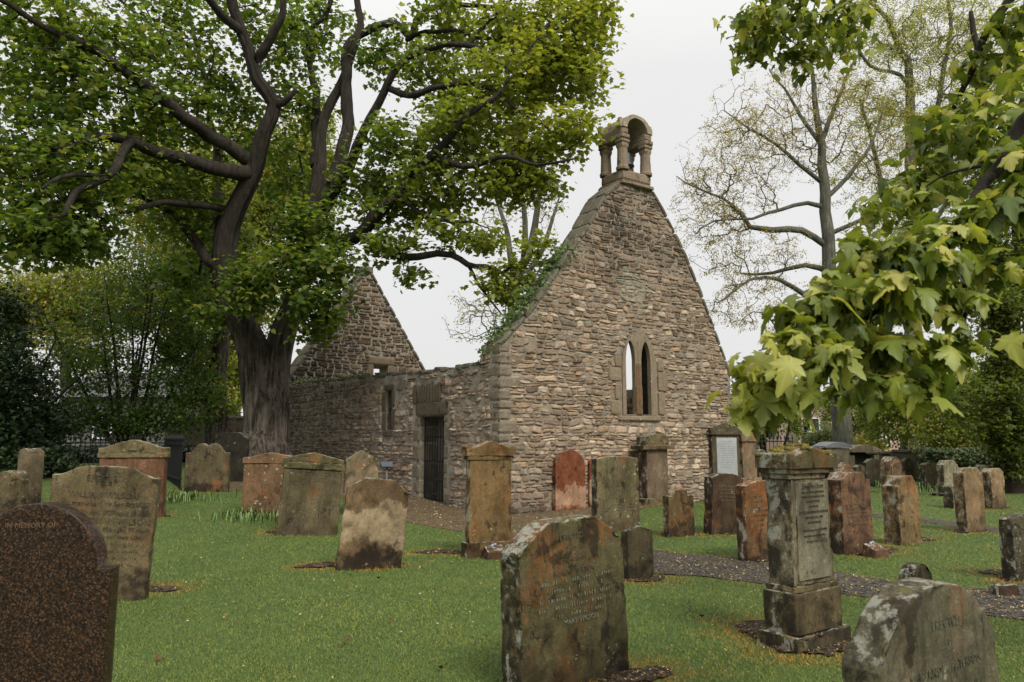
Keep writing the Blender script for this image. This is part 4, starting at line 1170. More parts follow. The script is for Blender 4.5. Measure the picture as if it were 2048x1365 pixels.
grave('round arched stone with nested mouldings and a lichen covered shoulder', 1783, 1808, 988, 914, stone((.27, .19, .125), (.18, .12, .08), .2, .3, .7, .25, .2, .5), 'round', 0, 26, .34, tiers=[('slab', 0, 1.0, 1, 1, 'round', 0, None), ('moulding', .45, .93, .82, 1.15, 'round', 0, None), ('inner_arch', .45, .86, .62, 1.25, 'round', 0, None)])
grave('dark grey headstone standing before the arched tomb', 1735, 1768, 974, 918, stone((.10, .095, .07), (.06, .055, .04), .05, .3, .3, .3, .2, .6), 'ogee', .12, 22, .16)
grave('small white flecked headstone farthest out in front of the hedge', 1854, 1880, 980, 926, stone((.20, .175, .12), (.12, .10, .07), .1, .35, .8, .3, .3, .5), 'seg', .06, 26, .22)
grave('whitish lichened headstone on a stepped dark plinth before the hedge', 1891, 1921, 993, 921, stone((.33, .33, .27), (.19, .18, .13), .05, .35, 1.2, .3, .2, .5), 'flat', 0, 25, .22, tiers=[('plinth', 0, .09, 1.5, 1.6, 'flat', 0, stone((.07, .06, .05), (.04, .035, .03), 0, .3, .1, .1, .2, .3)), ('slab', .09, 1.0, 1, 1, 'ogee', .13, None)])
grave('low lichen crusted block touching the tall ochre slab', 1908, 1930, 1018, 968, stone((.25, .25, .19), (.14, .12, .085), .1, .5, 1.2, .4, .2, .5), 'seg', .1, 26, .25)
grave('tall ochre slab with a lichened flank on the lawn by the far path', 1936, 1975, 1066, 936, stone((.31, .235, .155), (.22, .16, .10), .25, .3, .5, .2, .3, .5), 'ogee', .07, 25, .2, hi=1.2)
grave('grey lichened headstone between the two ochre slabs near the hedge', 1966, 1982, 988, 930, stone((.26, .26, .20), (.16, .15, .11), .05, .4, .9, .3, .2, .5), 'seg', .08, 24, .22)
grave('small ochre headstone with a white crusted flank near the ivy hedge', 1987, 2014, 1019, 937, stone((.31, .24, .16), (.22, .16, .10), .2, .2, .8, .2, .3, .4), 'cham', .1, 24, .24)
grave('black and white lichened headstone beside the loose brown rock', 2034, 2095, 1165, 1028, stone((.16, .16, .12), (.07, .065, .05), .1, .6, 1.2, .3, .3, .7), 'seg', .08, 24, .16)
grave('little round headed footstone poking up behind the broad front stone', 1832, 1872, 1240, 1127, stone((.13, .115, .08), (.08, .07, .05), .2, .5, .3, .3, .3, .6), 'round', 0, 28, .14, cat='footstone', name='footstone')
# arched tomb far off
mtb = stone((.30, .285, .24), (.20, .185, .15), 0, .25, .3, .25, .3, .3)
C, w, h = place(1702, 1762, 965, 890, 18)
tm = tag(empty('arched_tomb', C, (0, 0, R(18))), 'grey tomb with a curved hood over a dark arched opening far across the lawn', 'tomb')
for sx in (-1, 1): slab('pier', w * .18, -.1, h * .72, 0, .5, mtb, tm, None, .01, .004, .02, 0, 6, 8, 4, 3 + sx).location.x = sx * w * .41
slab('shaded_opening', w * .72, -.1, h * .85, .25, .45, stone((.03, .03, .025), (.02, .02, .017), 0, .2, .1, .2, .2, .2), tm, tp('seg', .2), .01, .004, .02, 0, 10, 8, 3, 6)  # near black slab: shade inside the arch opening put into its colour
slab('hood', w * 1.12, h * .80, h, -.08, .55, mtb, tm, tp('seg', .8), .012, .004, .02, 0, 22, 4, 4, 7)
C, w, h = place(1655, 1705, 968, 884, 18)
tm = tag(empty('curved_tomb', C, (0, 0, R(18))), 'grey chest tomb with a curved slate lid glimpsed past the pedestal cap', 'tomb')
slab('chest', w * .94, -.1, h * .84, 0, .6, mtb, tm, None, .01, .004, .02, 0, 8, 8, 5, 8); slab('lid', w * 1.08, h * .86, h, -.06, .66, flat_mat('slate_lid', (.16, .165, .17), .5, .2), tm, tp('seg', .75), .01, .002, .01, 0, 16, 4, 4, 9)
grave('low reddish stone with a mossy lump on top between pedestal cap and arched tomb', 1686, 1712, 985, 925, mpinkg, 'ped', .3, 22, .3)
grave('pale lichened block standing in front of the railings near the house', 1580, 1604, 955, 866, stone((.26, .25, .19), (.17, .155, .11), .2, .3, .8, .3, .2, .3), 'ped', .25, 24, .3)
grave('thin brown headstone with a round head directly behind the pedestal cap', 1624, 1644, 965, 905, stone(**tan), 'round', 0, 24, .2)
grave('squat mossy stone between the curved tomb and the arched tomb', 1716, 1732, 978, 930, stone((.14, .13, .085), (.08, .075, .05), .1, .4, .4, .5, .3, .5), 'seg', .1, 22, .2)
grave('narrow grey stone far across the lawn below the hawthorn leaves', 1812, 1828, 962, 916, stone((.17, .16, .12), (.10, .09, .07), .05, .3, .5, .3, .3, .4), 'cham', .15, 22, .2)
grave('low pale stone in the farthest row beside the boundary wall', 1838, 1850, 955, 920, stone((.27, .24, .18), (.17, .14, .10), .05, .3, .5, .2, .3, .4), 'seg', .1, 22, .2)
# lecterns and memorial blocks
def lectern(px, yb, ytop, label):
    b = ground(px, yb); top = at(px, ytop, b.y).z - b.z
    o = tag(empty('information_lectern', b, (0, 0, R(24))), label, 'sign', 'information lecterns by the chapel')
    MB().tube([(0, 0, -.1), (0, 0, top - .06)], .028, 10).build('post', flat_mat('grey_post', (.10, .10, .10), .5, .2, 10, .5), o, True)
    MB().box((-.14, -.10, -.012), (.14, .10, .012), lambda v: Vector((v.x, v.y * cos(.6) - v.z * sin(.6), v.y * sin(.6) + v.z * cos(.6) + top - .06))).build('plaque', flat_mat('dark_frame', (.04, .045, .05), .5, .2), o, bevel=.004)
    MB().box((-.12, -.08, .0125), (.12, .08, .0145), lambda v: Vector((v.x, v.y * cos(.6) - v.z * sin(.6), v.y * sin(.6) + v.z * cos(.6) + top - .06))).build('panel_face', flat_mat('blue_grey_panel', (.07, .085, .10), .35, .3, 40), o)
lectern(772, 1012, 924, 'small dark information lectern on a post near the iron gate')
lectern(1357, 1003, 938, 'small blue grey information lectern on a post by the pillar monument')
def memblock(px, yb, yaw, label):
    b = ground(px, yb)
    o = tag(empty('memorial_block', b, (0, 0, R(yaw))), label, 'memorial block', 'small wedge memorial blocks')
    m = stone((.20, .12, .075), (.14, .085, .055), .1, .2, .2, .05, .2, .3)
    MB().add([(-.14, -.1, -.03), (.14, -.1, -.03), (.14, .1, -.03), (-.14, .1, -.03), (-.13, -.09, .10), (.13, -.09, .10), (.13, .09, .17), (-.13, .09, .17)], [(3, 2, 1, 0), (4, 5, 6, 7), (0, 1, 5, 4), (1, 2, 6, 5), (2, 3, 7, 6), (3, 0, 4, 7)]).build('wedge', m, o, bevel=.008)
    mb = MB()
    for i in range(3):
        a = -.03 + i * .025
        mb.rock((a, .05 + .01 * (i % 2), .165 + .008 * (i % 3)), (.026, .024, .028), None, i, 4, .2)
    mb.build('blue_posy', flat_mat('blue_white_petals', (.35, .40, .48), .8, .5, 60), o, True)
memblock(990, 1118, 20, 'small reddish wedge memorial block with blue white posy at the ochre headstone')
memblock(1752, 1114, 28, 'small reddish wedge memorial block with blue white posy by the domed reddish headstone')
b = ground(2008, 1190)
o = MB().rock((0, 0, .03), (.22, .16, .16), None, 4, 7, .16).build('loose_rock', stone((.12, .085, .06), (.07, .055, .045), 0, .3, .2, .1, .2, 0)); o.location = b
tag(o, 'small loose brown rock lying on the gravel path', 'rock')

# ------------------------------------------------------------------ trees
AGED[0] = False
def resample(pts, step):
    """pts: list of (Vector, r); returns positions and radii about every step metres, softly curved"""
    P = np.array([[*p] for p, r in pts]); Rr = np.array([r for p, r in pts])
    out, rr = [], []
    n = len(P)
    for i in range(n - 1):
        p0, p1, p2, p3 = P[max(i - 1, 0)], P[i], P[i + 1], P[min(i + 2, n - 1)]
        m = max(1, int(np.linalg.norm(p2 - p1) / step))
        for k in range(m):
            t = k / m
            out.append(.5 * ((2 * p1) + (p2 - p0) * t + (2 * p0 - 5 * p1 + 4 * p2 - p3) * t * t + (3 * p1 - p0 - 3 * p2 + p3) * t ** 3))
            rr.append(Rr[i] * (1 - t) + Rr[i + 1] * t)
    out.append(P[-1]); rr.append(Rr[-1])
    return np.array(out), np.array(rr)

class Tree:
    def __init__(s, cap=60000):
        s.P = np.zeros((cap, 3)); s.par = np.full(cap, -1); s.rf = np.zeros(cap); s.path = np.zeros(cap); s.n = 0
        s.tips = []
    def add(s, p, par, rf=0.0):
        i = s.n; s.P[i] = p; s.par[i] = par; s.rf[i] = rf
        s.path[i] = 0 if par < 0 else s.path[par] + np.linalg.norm(s.P[par] - p)
        s.n += 1
        return i
    def limb(s, pts, step=.35, attach=True, gnarl=.0, seed=0):
        P, r = resample(pts, step)
        if gnarl:
            k = np.minimum(np.arange(len(P)) / 3, 1)[:, None]
            P = P + gnarl * k * np.stack([fbm(P, .9, seed), fbm(P, .9, seed + 3), fbm(P, .9, seed + 6)], 1)
        par = -1
        if attach and s.n:
            d = np.linalg.norm(s.P[:s.n] - P[0], axis=1); par = int(np.argmin(d))
        for p, q in zip(P, r): par = s.add(p, par, q)
        return par
    def grow(s, targets, bf=.3, step=.3, jit=.06, sag=0.0, up=.25, seed=0, wig=.12):
        rg = np.random.default_rng(seed)
        T = np.asarray(targets)
        base = s.P[:s.n].copy()
        d0 = np.array([np.min(np.linalg.norm(base - t, axis=1)) for t in T])
        for i in np.argsort(d0):
            t = T[i]
            d = np.linalg.norm(s.P[:s.n] - t, axis=1)
            k = int(np.argmin(d + bf * s.path[:s.n]))
            L = d[k]; p0 = s.P[k]
            pp = s.par[k]
            dr = (p0 - s.P[pp]) if pp >= 0 else np.array([0, 0, 1.0])
            dr = dr / (np.linalg.norm(dr) + 1e-9)
            c = p0 + dr * L * .35 + np.array([0, 0, up * L * .5]) + rg.normal(0, wig * L, 3)
            m = max(2, int(L / step)); par = k
            for j in range(1, m + 1):
                u = j / m
                q = (1 - u) ** 2 * p0 + 2 * u * (1 - u) * c + u * u * t
                if j < m: q = q + rg.normal(0, jit * min(1, L), 3)
                if sag: q = q - np.array([0, 0, sag * u * u * L])
                par = s.add(q, par)
            s.tips.append(par)
    def radii(s, tip=.006, ex=2.4):
        n = s.n; acc = np.zeros(n)
        leafless = np.ones(n, bool)
        leafless[s.par[:n][s.par[:n] >= 0]] = False
        acc[leafless] = tip ** ex
        for i in range(n - 1, 0, -1):
            p = s.par[i]
            if p >= 0: acc[p] += acc[i] if acc[i] > 0 else tip ** ex
        r = np.maximum(acc, tip ** ex) ** (1 / ex)
        m = s.rf[:n] > 0
        r[m] = s.rf[:n][m]
        for i in range(n):       # a twig is never thicker than what carries it
            p = s.par[i]
            if p >= 0 and r[i] > r[p]: r[i] = r[p] * .96
        s.r = r
    def mesh(s, name, mat, parent, origin, flute=0.0, rmin=0.0, seed=0):
        n = s.n
        kids = [[] for _ in range(n)]
        for i in range(n):
            if s.par[i] >= 0: kids[s.par[i]].append(i)
        V, L, T, nb = [], [], [], 0
        stack = [(None, i) for i in range(n) if s.par[i] < 0]
        while stack:
            p, i = stack.pop()
            ch = ([p] if p is not None else []) + [i]
            while kids[i]:
                kk = sorted(kids[i], key=lambda q: -(s.r[q] + (.5 if s.rf[q] > 0 and q == i + 1 else 0)))
                stack += [(i, q) for q in kk[1:]]
                i = kk[0]; ch.append(i)
            if len(ch) < 2: continue
            P = s.P[ch]; r = s.r[ch].copy()
            if p is not None: r[0] = min(r[0], r[1] * 1.15)
            if r.max() < rmin: continue
            k = 44 if r.max() > .35 else 12 if r.max() > .12 else 7 if r.max() > .04 else 5 if r.max() > .015 else 3
            D = np.gradient(P, axis=0); D /= np.linalg.norm(D, axis=1)[:, None] + 1e-9
            m = D.mean(0); ref = np.array([1, 0, 0.]) if abs(m[0]) < .7 * np.linalg.norm(m) + 1e-9 else np.array([0, 1., 0])
            A = np.cross(D, ref); A /= np.linalg.norm(A, axis=1)[:, None] + 1e-9
            B = np.cross(D, A)
            an = np.arange(k) * 2 * pi / k
            cs = np.cos(an)[None, :, None] * A[:, None] + np.sin(an)[None, :, None] * B[:, None]
            rr = np.repeat(r[:, None], k, 1)
            if flute and r.max() > .045:
                Q = (P[:, None] * ([.35, .35, .22] if r.max() > .35 else [1.6, 1.6, 1.2]) + cs * [2.4, 2.4, .5]).reshape(-1, 3)
                rr = rr * (1 + flute * fbm(Q, 1.6, seed, 3).reshape(rr.shape))
            X = (P[:, None] + cs * rr[..., None]).reshape(-1, 3)
            m_ = len(ch); q = np.arange(m_ * k).reshape(m_, k) + nb
            Qd = np.stack([q[:-1], np.roll(q, -1, 1)[:-1], np.roll(q, -1, 1)[1:], q[1:]], -1).reshape(-1, 4)
            V.append(X); L.append(Qd.ravel()); T.append(np.full(len(Qd), 4)); nb += len(X)
            if k >= 5:
                L.append(q[-1]); T.append(np.array([k]))
        V = np.concatenate(V) - np.array([*origin])
        return np_mesh(name, V, np.concatenate(L), np.concatenate(T), mat, parent, smooth=True)

# leaf outlines: (x, y) from the stalk at (0, 0) to the tip at (0, 1), as fans from a middle point
def mirror(h): return h + [(-x, y) for x, y in h[::-1] if x > 1e-6]
MAPLE = mirror([(0, 0), (.20, -.06), (.46, .02), (.34, .20), (.62, .42), (.34, .50), (.26, .66), (0, 1.0)])
MAPLE_FINE = mirror([(0, 0), (.10, -.07), (.24, -.08), (.30, .0), (.48, .02), (.42, .13), (.33, .22), (.47, .28), (.66, .46), (.50, .50), (.47, .58), (.33, .52), (.26, .64), (.30, .74), (.18, .80), (.12, .92), (0, 1.0)])
SIMPLE = mirror([(0, 0), (.34, .25), (.28, .6), (0, 1.0)])
IVYL = mirror([(0, 0), (.4, .0), (.5, .3), (.2, .45), (0, 1.0)])
def vary(c, m):
    c = np.repeat(c, m + 1, 0) * RNG.uniform(.82, 1.16, (len(c) * (m + 1), 1))
    c[m::m + 1] *= 1.22
    return c
def leaves(name, C, Ax, Nn, size, shape, mat, parent, origin, col, curl=.18, fold=.25, rg=None):
    """many leaves as one mesh: base points C, axis Ax, upward normal Nn"""
    n = len(C)
    out = np.array(shape); m = len(out)
    X = np.concatenate([out[:, 0], [0]]); Y = np.concatenate([out[:, 1], [.38]])
    Ax = Ax / np.linalg.norm(Ax, axis=1)[:, None]
    Sx = np.cross(Ax, Nn); Sx /= np.linalg.norm(Sx, axis=1)[:, None] + 1e-9
    Nz = np.cross(Sx, Ax)
    cv = curl * RNG.uniform(.3, 1.7, (n, 1)); fo = fold * RNG.uniform(-.2, 1.3, (n, 1))
    Zl = -cv * Y[None] ** 2 * 1.0 - fo * np.abs(X)[None] - .3 * fo * (X ** 2)[None] + .05 * RNG.normal(0, 1, (n, m + 1)) * (np.abs(X)[None] + .3)
    V = C[:, None] + size[:, None, None] * (X[None, :, None] * Sx[:, None] + Y[None, :, None] * Ax[:, None] + Zl[..., None] * Nz[:, None])
    tri = np.array([(i, (i + 1) % m, m) for i in range(m)])
    L = (np.arange(n)[:, None, None] * (m + 1) + tri[None]).ravel()
    return np_mesh(name, V.reshape(-1, 3) - np.array([*origin]), L, np.full(n * m, 3), mat, parent, smooth=False, col=vary(col, m))

def leaf_cloud(tips, prev, per, spread, size, rg, droop=(25, 22), out=.5, wob=.38, flat=.7):
    """leaf bases, axes and normals round twig ends"""
    tips = np.asarray(tips); prev = np.asarray(prev)
    n = len(tips) * per
    tw = np.repeat(tips - prev, per, 0); tw /= np.linalg.norm(tw, axis=1)[:, None] + 1e-9
    C = np.repeat(tips, per, 0) + rg.normal(0, 1, (n, 3)) * spread * np.array([1, 1, flat])
    az = rg.random(n) * 2 * pi; dr = np.radians(rg.normal(droop[0], droop[1], n))
    Ax = np.stack([np.cos(az) * np.cos(dr), np.sin(az) * np.cos(dr), -np.sin(dr)], 1) + tw * out
    Nn = np.array([0, 0, 1.0]) + rg.normal(0, wob, (n, 3))
    return C, Ax, Nn, size * rg.uniform(.55, 1.3, n)

def palette(n, cols, wts, rg, jit=.15):
    c = np.array(cols)[rg.choice(len(cols), n, p=np.array(wts) / sum(wts))]
    return c * rg.uniform(1 - jit, 1 + jit, (n, 1))

def blobs(bl, rg, clump=0, cs=.12):
    """random points in ellipsoids given as (px, py, rx px, ry px, Y, rY m, count)"""
    out = []
    for px, py, rx, ry, Y, rY, n in bl:
        d = rg.normal(0, 1, (n, 3)); d /= np.linalg.norm(d, axis=1)[:, None]
        d *= (rg.random(n) ** .45)[:, None]
        if clump:
            m = max(1, n // clump); d = d[rg.integers(0, m, n)] + rg.normal(0, cs, (n, 3))
        c = at(px, py, Y)
        sx, sz = rx / F * Y, ry / F * Y
        out.append(np.array([*c]) + d * np.array([sx, rY, sz]))
    return np.concatenate(out)
def PX(l): return [(at(a, b, Y), r) for a, b, Y, r in l]
def start(name, label, px, py=None, Y=None, cat='tree', group=None):
    p = ground(px, py) if Y is None else at(px, 800, Y)
    p.z = float(gz(p.x, p.y))
    return tag(empty(name, p), label, cat, group), p

# ---- the big sycamore on the left
rg = np.random.default_rng(5)
sy, so_ = start('sycamore_tree', 'massive old sycamore with a fluted forked trunk and spreading green crown', 532, Y=21.0)
T = Tree()
b0 = so_.copy(); b0.z -= .4
T.limb([(b0, .84), (so_ + Vector((0, 0, .1)), .68), (so_ + Vector((-.02, 0, .5)), .55)] + PX([(526, 850, 21, .49), (518, 780, 21, .48), (505, 710, 20.9, .50), (482, 650, 20.8, .43), (458, 590, 20.7, .39), (447, 530, 20.6, .44), (452, 470, 20.5, .47), (480, 400, 20.3, .44), (506, 345, 20.1, .42), (530, 262, 19.8, .36), (549, 208, 19.7, .36), (516, 160, 19.5, .30), (493, 92, 19.3, .29), (466, 18, 19, .27), (440, -90, 18.6, .2), (420, -220, 18.2, .1)]), .3, gnarl=.07, seed=3)
T.limb([(so_ + Vector((.2, 0, .3)), .42)] + PX([(546, 830, 21, .42), (548, 770, 21.1, .44), (554, 710, 21.2, .45), (574, 640, 21.3, .43), (602, 565, 21.4, .44), (618, 490, 21.6, .40), (632, 400, 21.8, .37), (638, 330, 22, .34), (648, 240, 22.2, .30), (684, 165, 22.2, .24), (706, 106, 22, .2), (724, 55, 22, .17), (713, -10, 22, .14), (705, -120, 22, .08)]), .3, gnarl=.07, seed=9)
# root flares
for az, ln in ((200, 1.5), (235, 1.2), (275, 1.0), (310, 1.1), (345, 1.2), (170, 1.2), (60, 1.0), (110, 1.0)):
    q = Vector((cos(R(az)), sin(R(az)), 0))
    e0 = so_ + q * ln; e0.z = float(gz(e0.x, e0.y)) - .05
    T.limb([(so_ + q * .42 + Vector((0, 0, .95)), .26), (so_ + q * .62 + Vector((0, 0, .42)), .26), (so_ + q * .9 + Vector((0, 0, .12)), .18), (e0, .07)], .22, gnarl=.05, seed=az)
limbs = [
 [(506, 345, 20.1, .21), (450, 342, 19.6, .19), (366, 319, 18.6, .17), (300, 298, 17.8, .15), (264, 281, 17.4, .13), (205, 275, 16.8, .10), (150, 288, 16.2, .07), (90, 300, 15.6, .04)],
 [(500, 322, 20.1, .21), (450, 292, 19.6, .19), (403, 260, 19, .18), (366, 236, 18.4, .16), (311, 190, 17.8, .14), (272, 160, 17.4, .12), (220, 121, 17, .10), (172, 88, 16.6, .09), (92, 55, 16, .07), (0, 5, 15.4, .05), (-90, -40, 15, .03)],
 [(264, 283, 17.4, .11), (248, 300, 17, .10), (227, 332, 16.6, .09), (205, 355, 16.2, .085), (154, 386, 15.7, .07), (128, 420, 15.3, .05)],
 [(205, 355, 16.2, .06), (150, 352, 15.6, .05), (90, 380, 15, .035)],
 [(449, 420, 20.4, .11), (403, 408, 19.6, .09), (330, 407, 18.6, .075), (278, 412, 18, .06), (234, 424, 17.4, .04)],
 [(447, 545, 20.6, .16), (414, 520, 20.6, .14), (388, 470, 20.5, .12), (350, 430, 20.4, .08), (300, 400, 20, .05)],
 [(549, 210, 19.7, .14), (568, 204, 19.6, .10), (590, 180, 19.4, .06)],
 [(514, 120, 19.4, .14), (542, 77, 19.2, .12), (564, 37, 19, .10), (570, -20, 18.8, .08), (580, -90, 18.6, .05)],
 [(480, 60, 19.1, .13), (430, 20, 18.6, .10), (390, -30, 18, .07)],
 [(447, 500, 20.8, .22), (440, 430, 21.6, .24), (433, 340, 22.2, .23), (428, 256, 22.6, .22), (408, 150, 23, .21), (388, 73, 23.2, .19), (376, 0, 23.4, .17), (365, -100, 23.5, .1)],
 [(405, 140, 23, .12), (370, 90, 22.6, .11), (310, 55, 22, .09), (260, 20, 21.5, .07), (200, -20, 21, .04)],
 [(633, 330, 22, .2), (633, 205, 22.4, .17), (622, 157, 22.5, .15), (615, 92, 22.6, .14), (622, 48, 22.6, .12), (648, 22, 22.6, .10), (668, -30, 22.5, .06)],
 [(628, 430, 21.8, .26), (660, 400, 21.4, .25), (690, 345, 21, .25), (712, 312, 20.8, .24), (743, 242, 20.5, .22), (776, 176, 20.2, .20), (805, 128, 20, .18), (864, 100, 19.7, .16), (937, 95, 19.4, .13), (1010, 130, 19, .09), (1080, 165, 18.6, .05)],
 [(640, 420, 21.6, .2), (684, 311, 21.6, .19), (695, 256, 21.8, .18), (692, 146, 22, .17), (700, 80, 22, .14), (745, 58, 21.8, .12), (790, 51, 21.5, .11), (820, 72, 21.2, .10), (834, 37, 21, .09), (870, 14, 20.8, .08), (951, 7, 20.4, .06), (1040, 30, 20, .035)],
 [(814, 80, 21.2, .08), (850, 60, 20.8, .07), (910, 58, 20.2, .06), (980, 80, 19.8, .045), (1060, 60, 19.3, .03)],
 [(600, 575, 21.4, .30), (640, 520, 21, .28), (680, 490, 20.4, .27), (721, 469, 19.9, .25), (757, 421, 19.4, .24), (803, 385, 19, .22), (820, 341, 18.8, .2), (858, 315, 18.4, .18), (904, 275, 18, .14), (935, 236, 17.7, .1), (985, 205, 17.4, .06)],
 [(860, 315, 18.4, .10), (930, 330, 18, .08), (1000, 315, 17.6, .06), (1080, 330, 17.2, .04), (1150, 322, 16.8, .025)],
 [(721, 469, 19.9, .16), (770, 490, 19.4, .11), (820, 512, 19, .10), (880, 506, 18.7, .085), (905, 512, 18.5, .08), (935, 532, 18.3, .07), (975, 534, 18, .055), (1010, 550, 17.8, .035)],
 [(938, 534, 18.3, .045), (955, 570, 18.2, .035), (985, 600, 18.1, .025), (1010, 625, 18, .015)],
 [(800, 390, 19, .09), (835, 420, 18.6, .07), (890, 440, 18.2, .05), (950, 450, 17.8, .03)],
 [(776, 176, 20.2, .10), (830, 190, 19.6, .09), (920, 170, 18.9, .07), (1000, 190, 18.2, .05), (1090, 250, 17.6, .03)],
 [(640, 520, 21, .12), (655, 560, 20.2, .08), (690, 570, 19.5, .05)],
 [(500, 600, 20.2, .12), (530, 560, 19.2, .09), (560, 520, 18.4, .06)],
]
for i, l in enumerate(limbs): T.limb(PX(l), .24, gnarl=.17, seed=20 + i)
left = [(110, 330, 170, 130, 15.5, 2.0, 170), (60, 470, 110, 70, 14.8, 1.5, 90), (150, 450, 70, 80, 15.2, 1.2, 50), (150, 200, 190, 90, 16.2, 2.0, 120), (100, 70, 190, 80, 16, 2.0, 110), (300, 110, 90, 60, 18, 2, 40), (350, 30, 140, 50, 19.5, 2, 60),
        (330, 230, 110, 80, 18.3, 2.0, 75), (330, 350, 110, 60, 18.5, 2, 60), (380, 440, 90, 70, 19.6, 2, 60), (430, 150, 80, 80, 20.5, 2.5, 50), (480, 250, 70, 90, 21.5, 2.0, 40), (560, 330, 60, 80, 21, 2, 40), (590, 200, 70, 90, 21, 2, 50), (540, 60, 90, 70, 20, 2, 60), (640, 60, 90, 60, 22, 2, 55),
        (370, 560, 60, 70, 20.4, 1.2, 36), (430, 640, 36, 40, 19.6, .6, 14)]
low = [(500, 575, 60, 60, 19.0, .8, 55), (560, 540, 70, 50, 19, 1, 45), (635, 600, 50, 45, 19, 1, 40), (668, 525, 46, 40, 19, 1, 34), (640, 450, 70, 60, 20, 1, 40), (785, 490, 60, 24, 18.8, 1, 22), (590, 470, 50, 70, 20, .8, 30), (628, 648, 34, 34, 19.4, .7, 22)]
right = [(730, 360, 70, 60, 20, 1.5, 40), (790, 300, 90, 70, 19.2, 1.5, 62), (870, 380, 90, 60, 18.2, 1.5, 62), (920, 270, 100, 70, 18, 1.8, 80), (1010, 190, 100, 70, 18.2, 2, 85), (1090, 130, 90, 70, 18.2, 1.8, 76), (1160, 70, 70, 70, 18, 1.6, 55), (1170, 160, 50, 40, 17.6, 1.2, 26), (1020, 60, 110, 60, 19.2, 2, 76),
         (880, 50, 100, 60, 20.2, 2, 60), (860, 160, 70, 60, 19.5, 1.5, 38), (1060, 290, 90, 60, 17.5, 1.5, 66), (1140, 270, 45, 45, 17.2, 1, 26), (1000, 370, 70, 50, 17.8, 1.2, 42), (1070, 370, 60, 30, 17.4, 1, 22), (760, 110, 60, 60, 21.5, 1.5, 32), (780, 430, 70, 40, 19, 1, 30), (1190, 20, 35, 50, 18, 1.2, 20), (1150, -30, 90, 50, 18.5, 1.5, 30)]
droop = [(960, 480, 45, 26, 18.1, .6, 14), (900, 470, 45, 40, 18.4, .8, 16), (985, 560, 36, 30, 17.9, .5, 11), (1020, 600, 30, 40, 17.8, .5, 12), (1045, 540, 36, 40, 17.7, .5, 13), (830, 545, 26, 26, 18.8, .4, 7), (1075, 490, 28, 30, 17.6, .4, 8)]
left = [(a, b, c, d, Y + 1.3, e, int(n * 1.12)) for a, b, c, d, Y, e, n in left]; right = [(a, b, c, d, Y + 1.0, e, int(n * 1.12)) for a, b, c, d, Y, e, n in right]
tg = np.concatenate([blobs(left, rg), blobs(low, rg), blobs(right, rg), blobs(droop, rg)])
T.grow(tg, .10, .28, .05, 0, .15, seed=2)
T.radii(.0095, 2.2)
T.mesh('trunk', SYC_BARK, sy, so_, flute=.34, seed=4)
tips = np.array(T.tips); tp_, pv = T.P[tips], T.P[T.par[tips]]
C, Ax, Nn, sz = leaf_cloud(tp_, pv, 19, .25, .148, rg, (22, 18), .5, .25, .45)
n = len(C)
col = palette(n, [(.075, .120, .022), (.108, .155, .028), (.155, .19, .036), (.21, .215, .045), (.05, .088, .018)], [3, 3, 2, .8, 1.8], rg)
yb = np.clip((C[:, 0] + 3.6) / 4.0, 0, 1)[:, None] * .85       # the young shoots on the chapel side are yellower
col = col * (1 - yb) + palette(n, [(.22, .24, .038), (.17, .20, .032), (.28, .27, .055)], [2, 2, 1], rg) * yb
leaves('crown', C, Ax, Nn, sz, MAPLE, LEAF_MAT, sy, so_, col)

# ---- the near tree: trunk outside the frame on the right, boughs hanging in
rg = np.random.default_rng(8)
nt_p = Vector((5.6, 3.9, 0)); nt_p.z = float(gz(5.6, 3.9))
nt = tag(empty('overhanging_sycamore', nt_p), 'near young leaved sycamore whose big leaved boughs hang over the graves', 'tree')
T = Tree()
_PX = PX
def PX(l): return [(p, r * .52) for p, r in _PX(l)]
T.limb([(nt_p + Vector((0, 0, -.3)), .36), (nt_p + Vector((0, 0, .5)), .27), (nt_p + Vector((-.05, .05, 1.6)), .24), (nt_p + Vector((-.2, .1, 3.0)), .21), (nt_p + Vector((-.1, .3, 4.6)), .17), (nt_p + Vector((-.2, .6, 6.2)), .10)], .25)
V3 = lambda *a: Vector(a)
T.limb([(nt_p + V3(-.15, .1, 2.6), .12)] + PX([(2420, 120, 3.9, .10), (2200, 150, 3.8, .085), (2048, 240, 3.7, .07), (2015, 312, 3.65, .062), (1963, 368, 3.6, .055), (1926, 440, 3.5, .05), (1905, 478, 3.45, .046), (1858, 523, 3.4, .038), (1780, 600, 3.3, .028), (1700, 660, 3.2, .02), (1638, 712, 3.15, .014), (1583, 755, 3.1, .010), (1535, 778, 3.05, .007), (1490, 792, 3.0, .004)]), .1, gnarl=.03, seed=2)
T.limb(PX([(1924, 450, 3.5, .026), (1926, 523, 3.5, .024), (1927, 615, 3.45, .018), (1920, 700, 3.4, .013), (1915, 761, 3.35, .010), (1880, 790, 3.3, .007), (1820, 800, 3.25, .005), (1750, 800, 3.2, .004)]), .1, gnarl=.03, seed=5)
T.limb(PX([(1963, 368, 3.6, .03), (1995, 330, 3.9, .026), (1900, 350, 4.3, .015), (1850, 380, 4.6, .008)]), .1, gnarl=.03, seed=5)
T.limb([(nt_p + V3(-.2, .2, 3.6), .11)] + PX([(2300, -260, 5.6, .09), (2120, -110, 5.7, .08), (2018, 0, 5.8, .068), (1970, 73, 5.85, .06), (1948, 139, 5.9, .05), (1911, 220, 5.95, .036), (1880, 300, 6, .02), (1850, 370, 6, .01)]), .12, gnarl=.04, seed=7)
T.limb(PX([(2120, -110, 5.7, .07), (1900, -150, 6.2, .05), (1750, -110, 6.5, .04), (1660, -60, 6.6, .032), (1610, 10, 6.6, .022), (1560, 60, 6.6, .012)]), .12, gnarl=.05, seed=8)
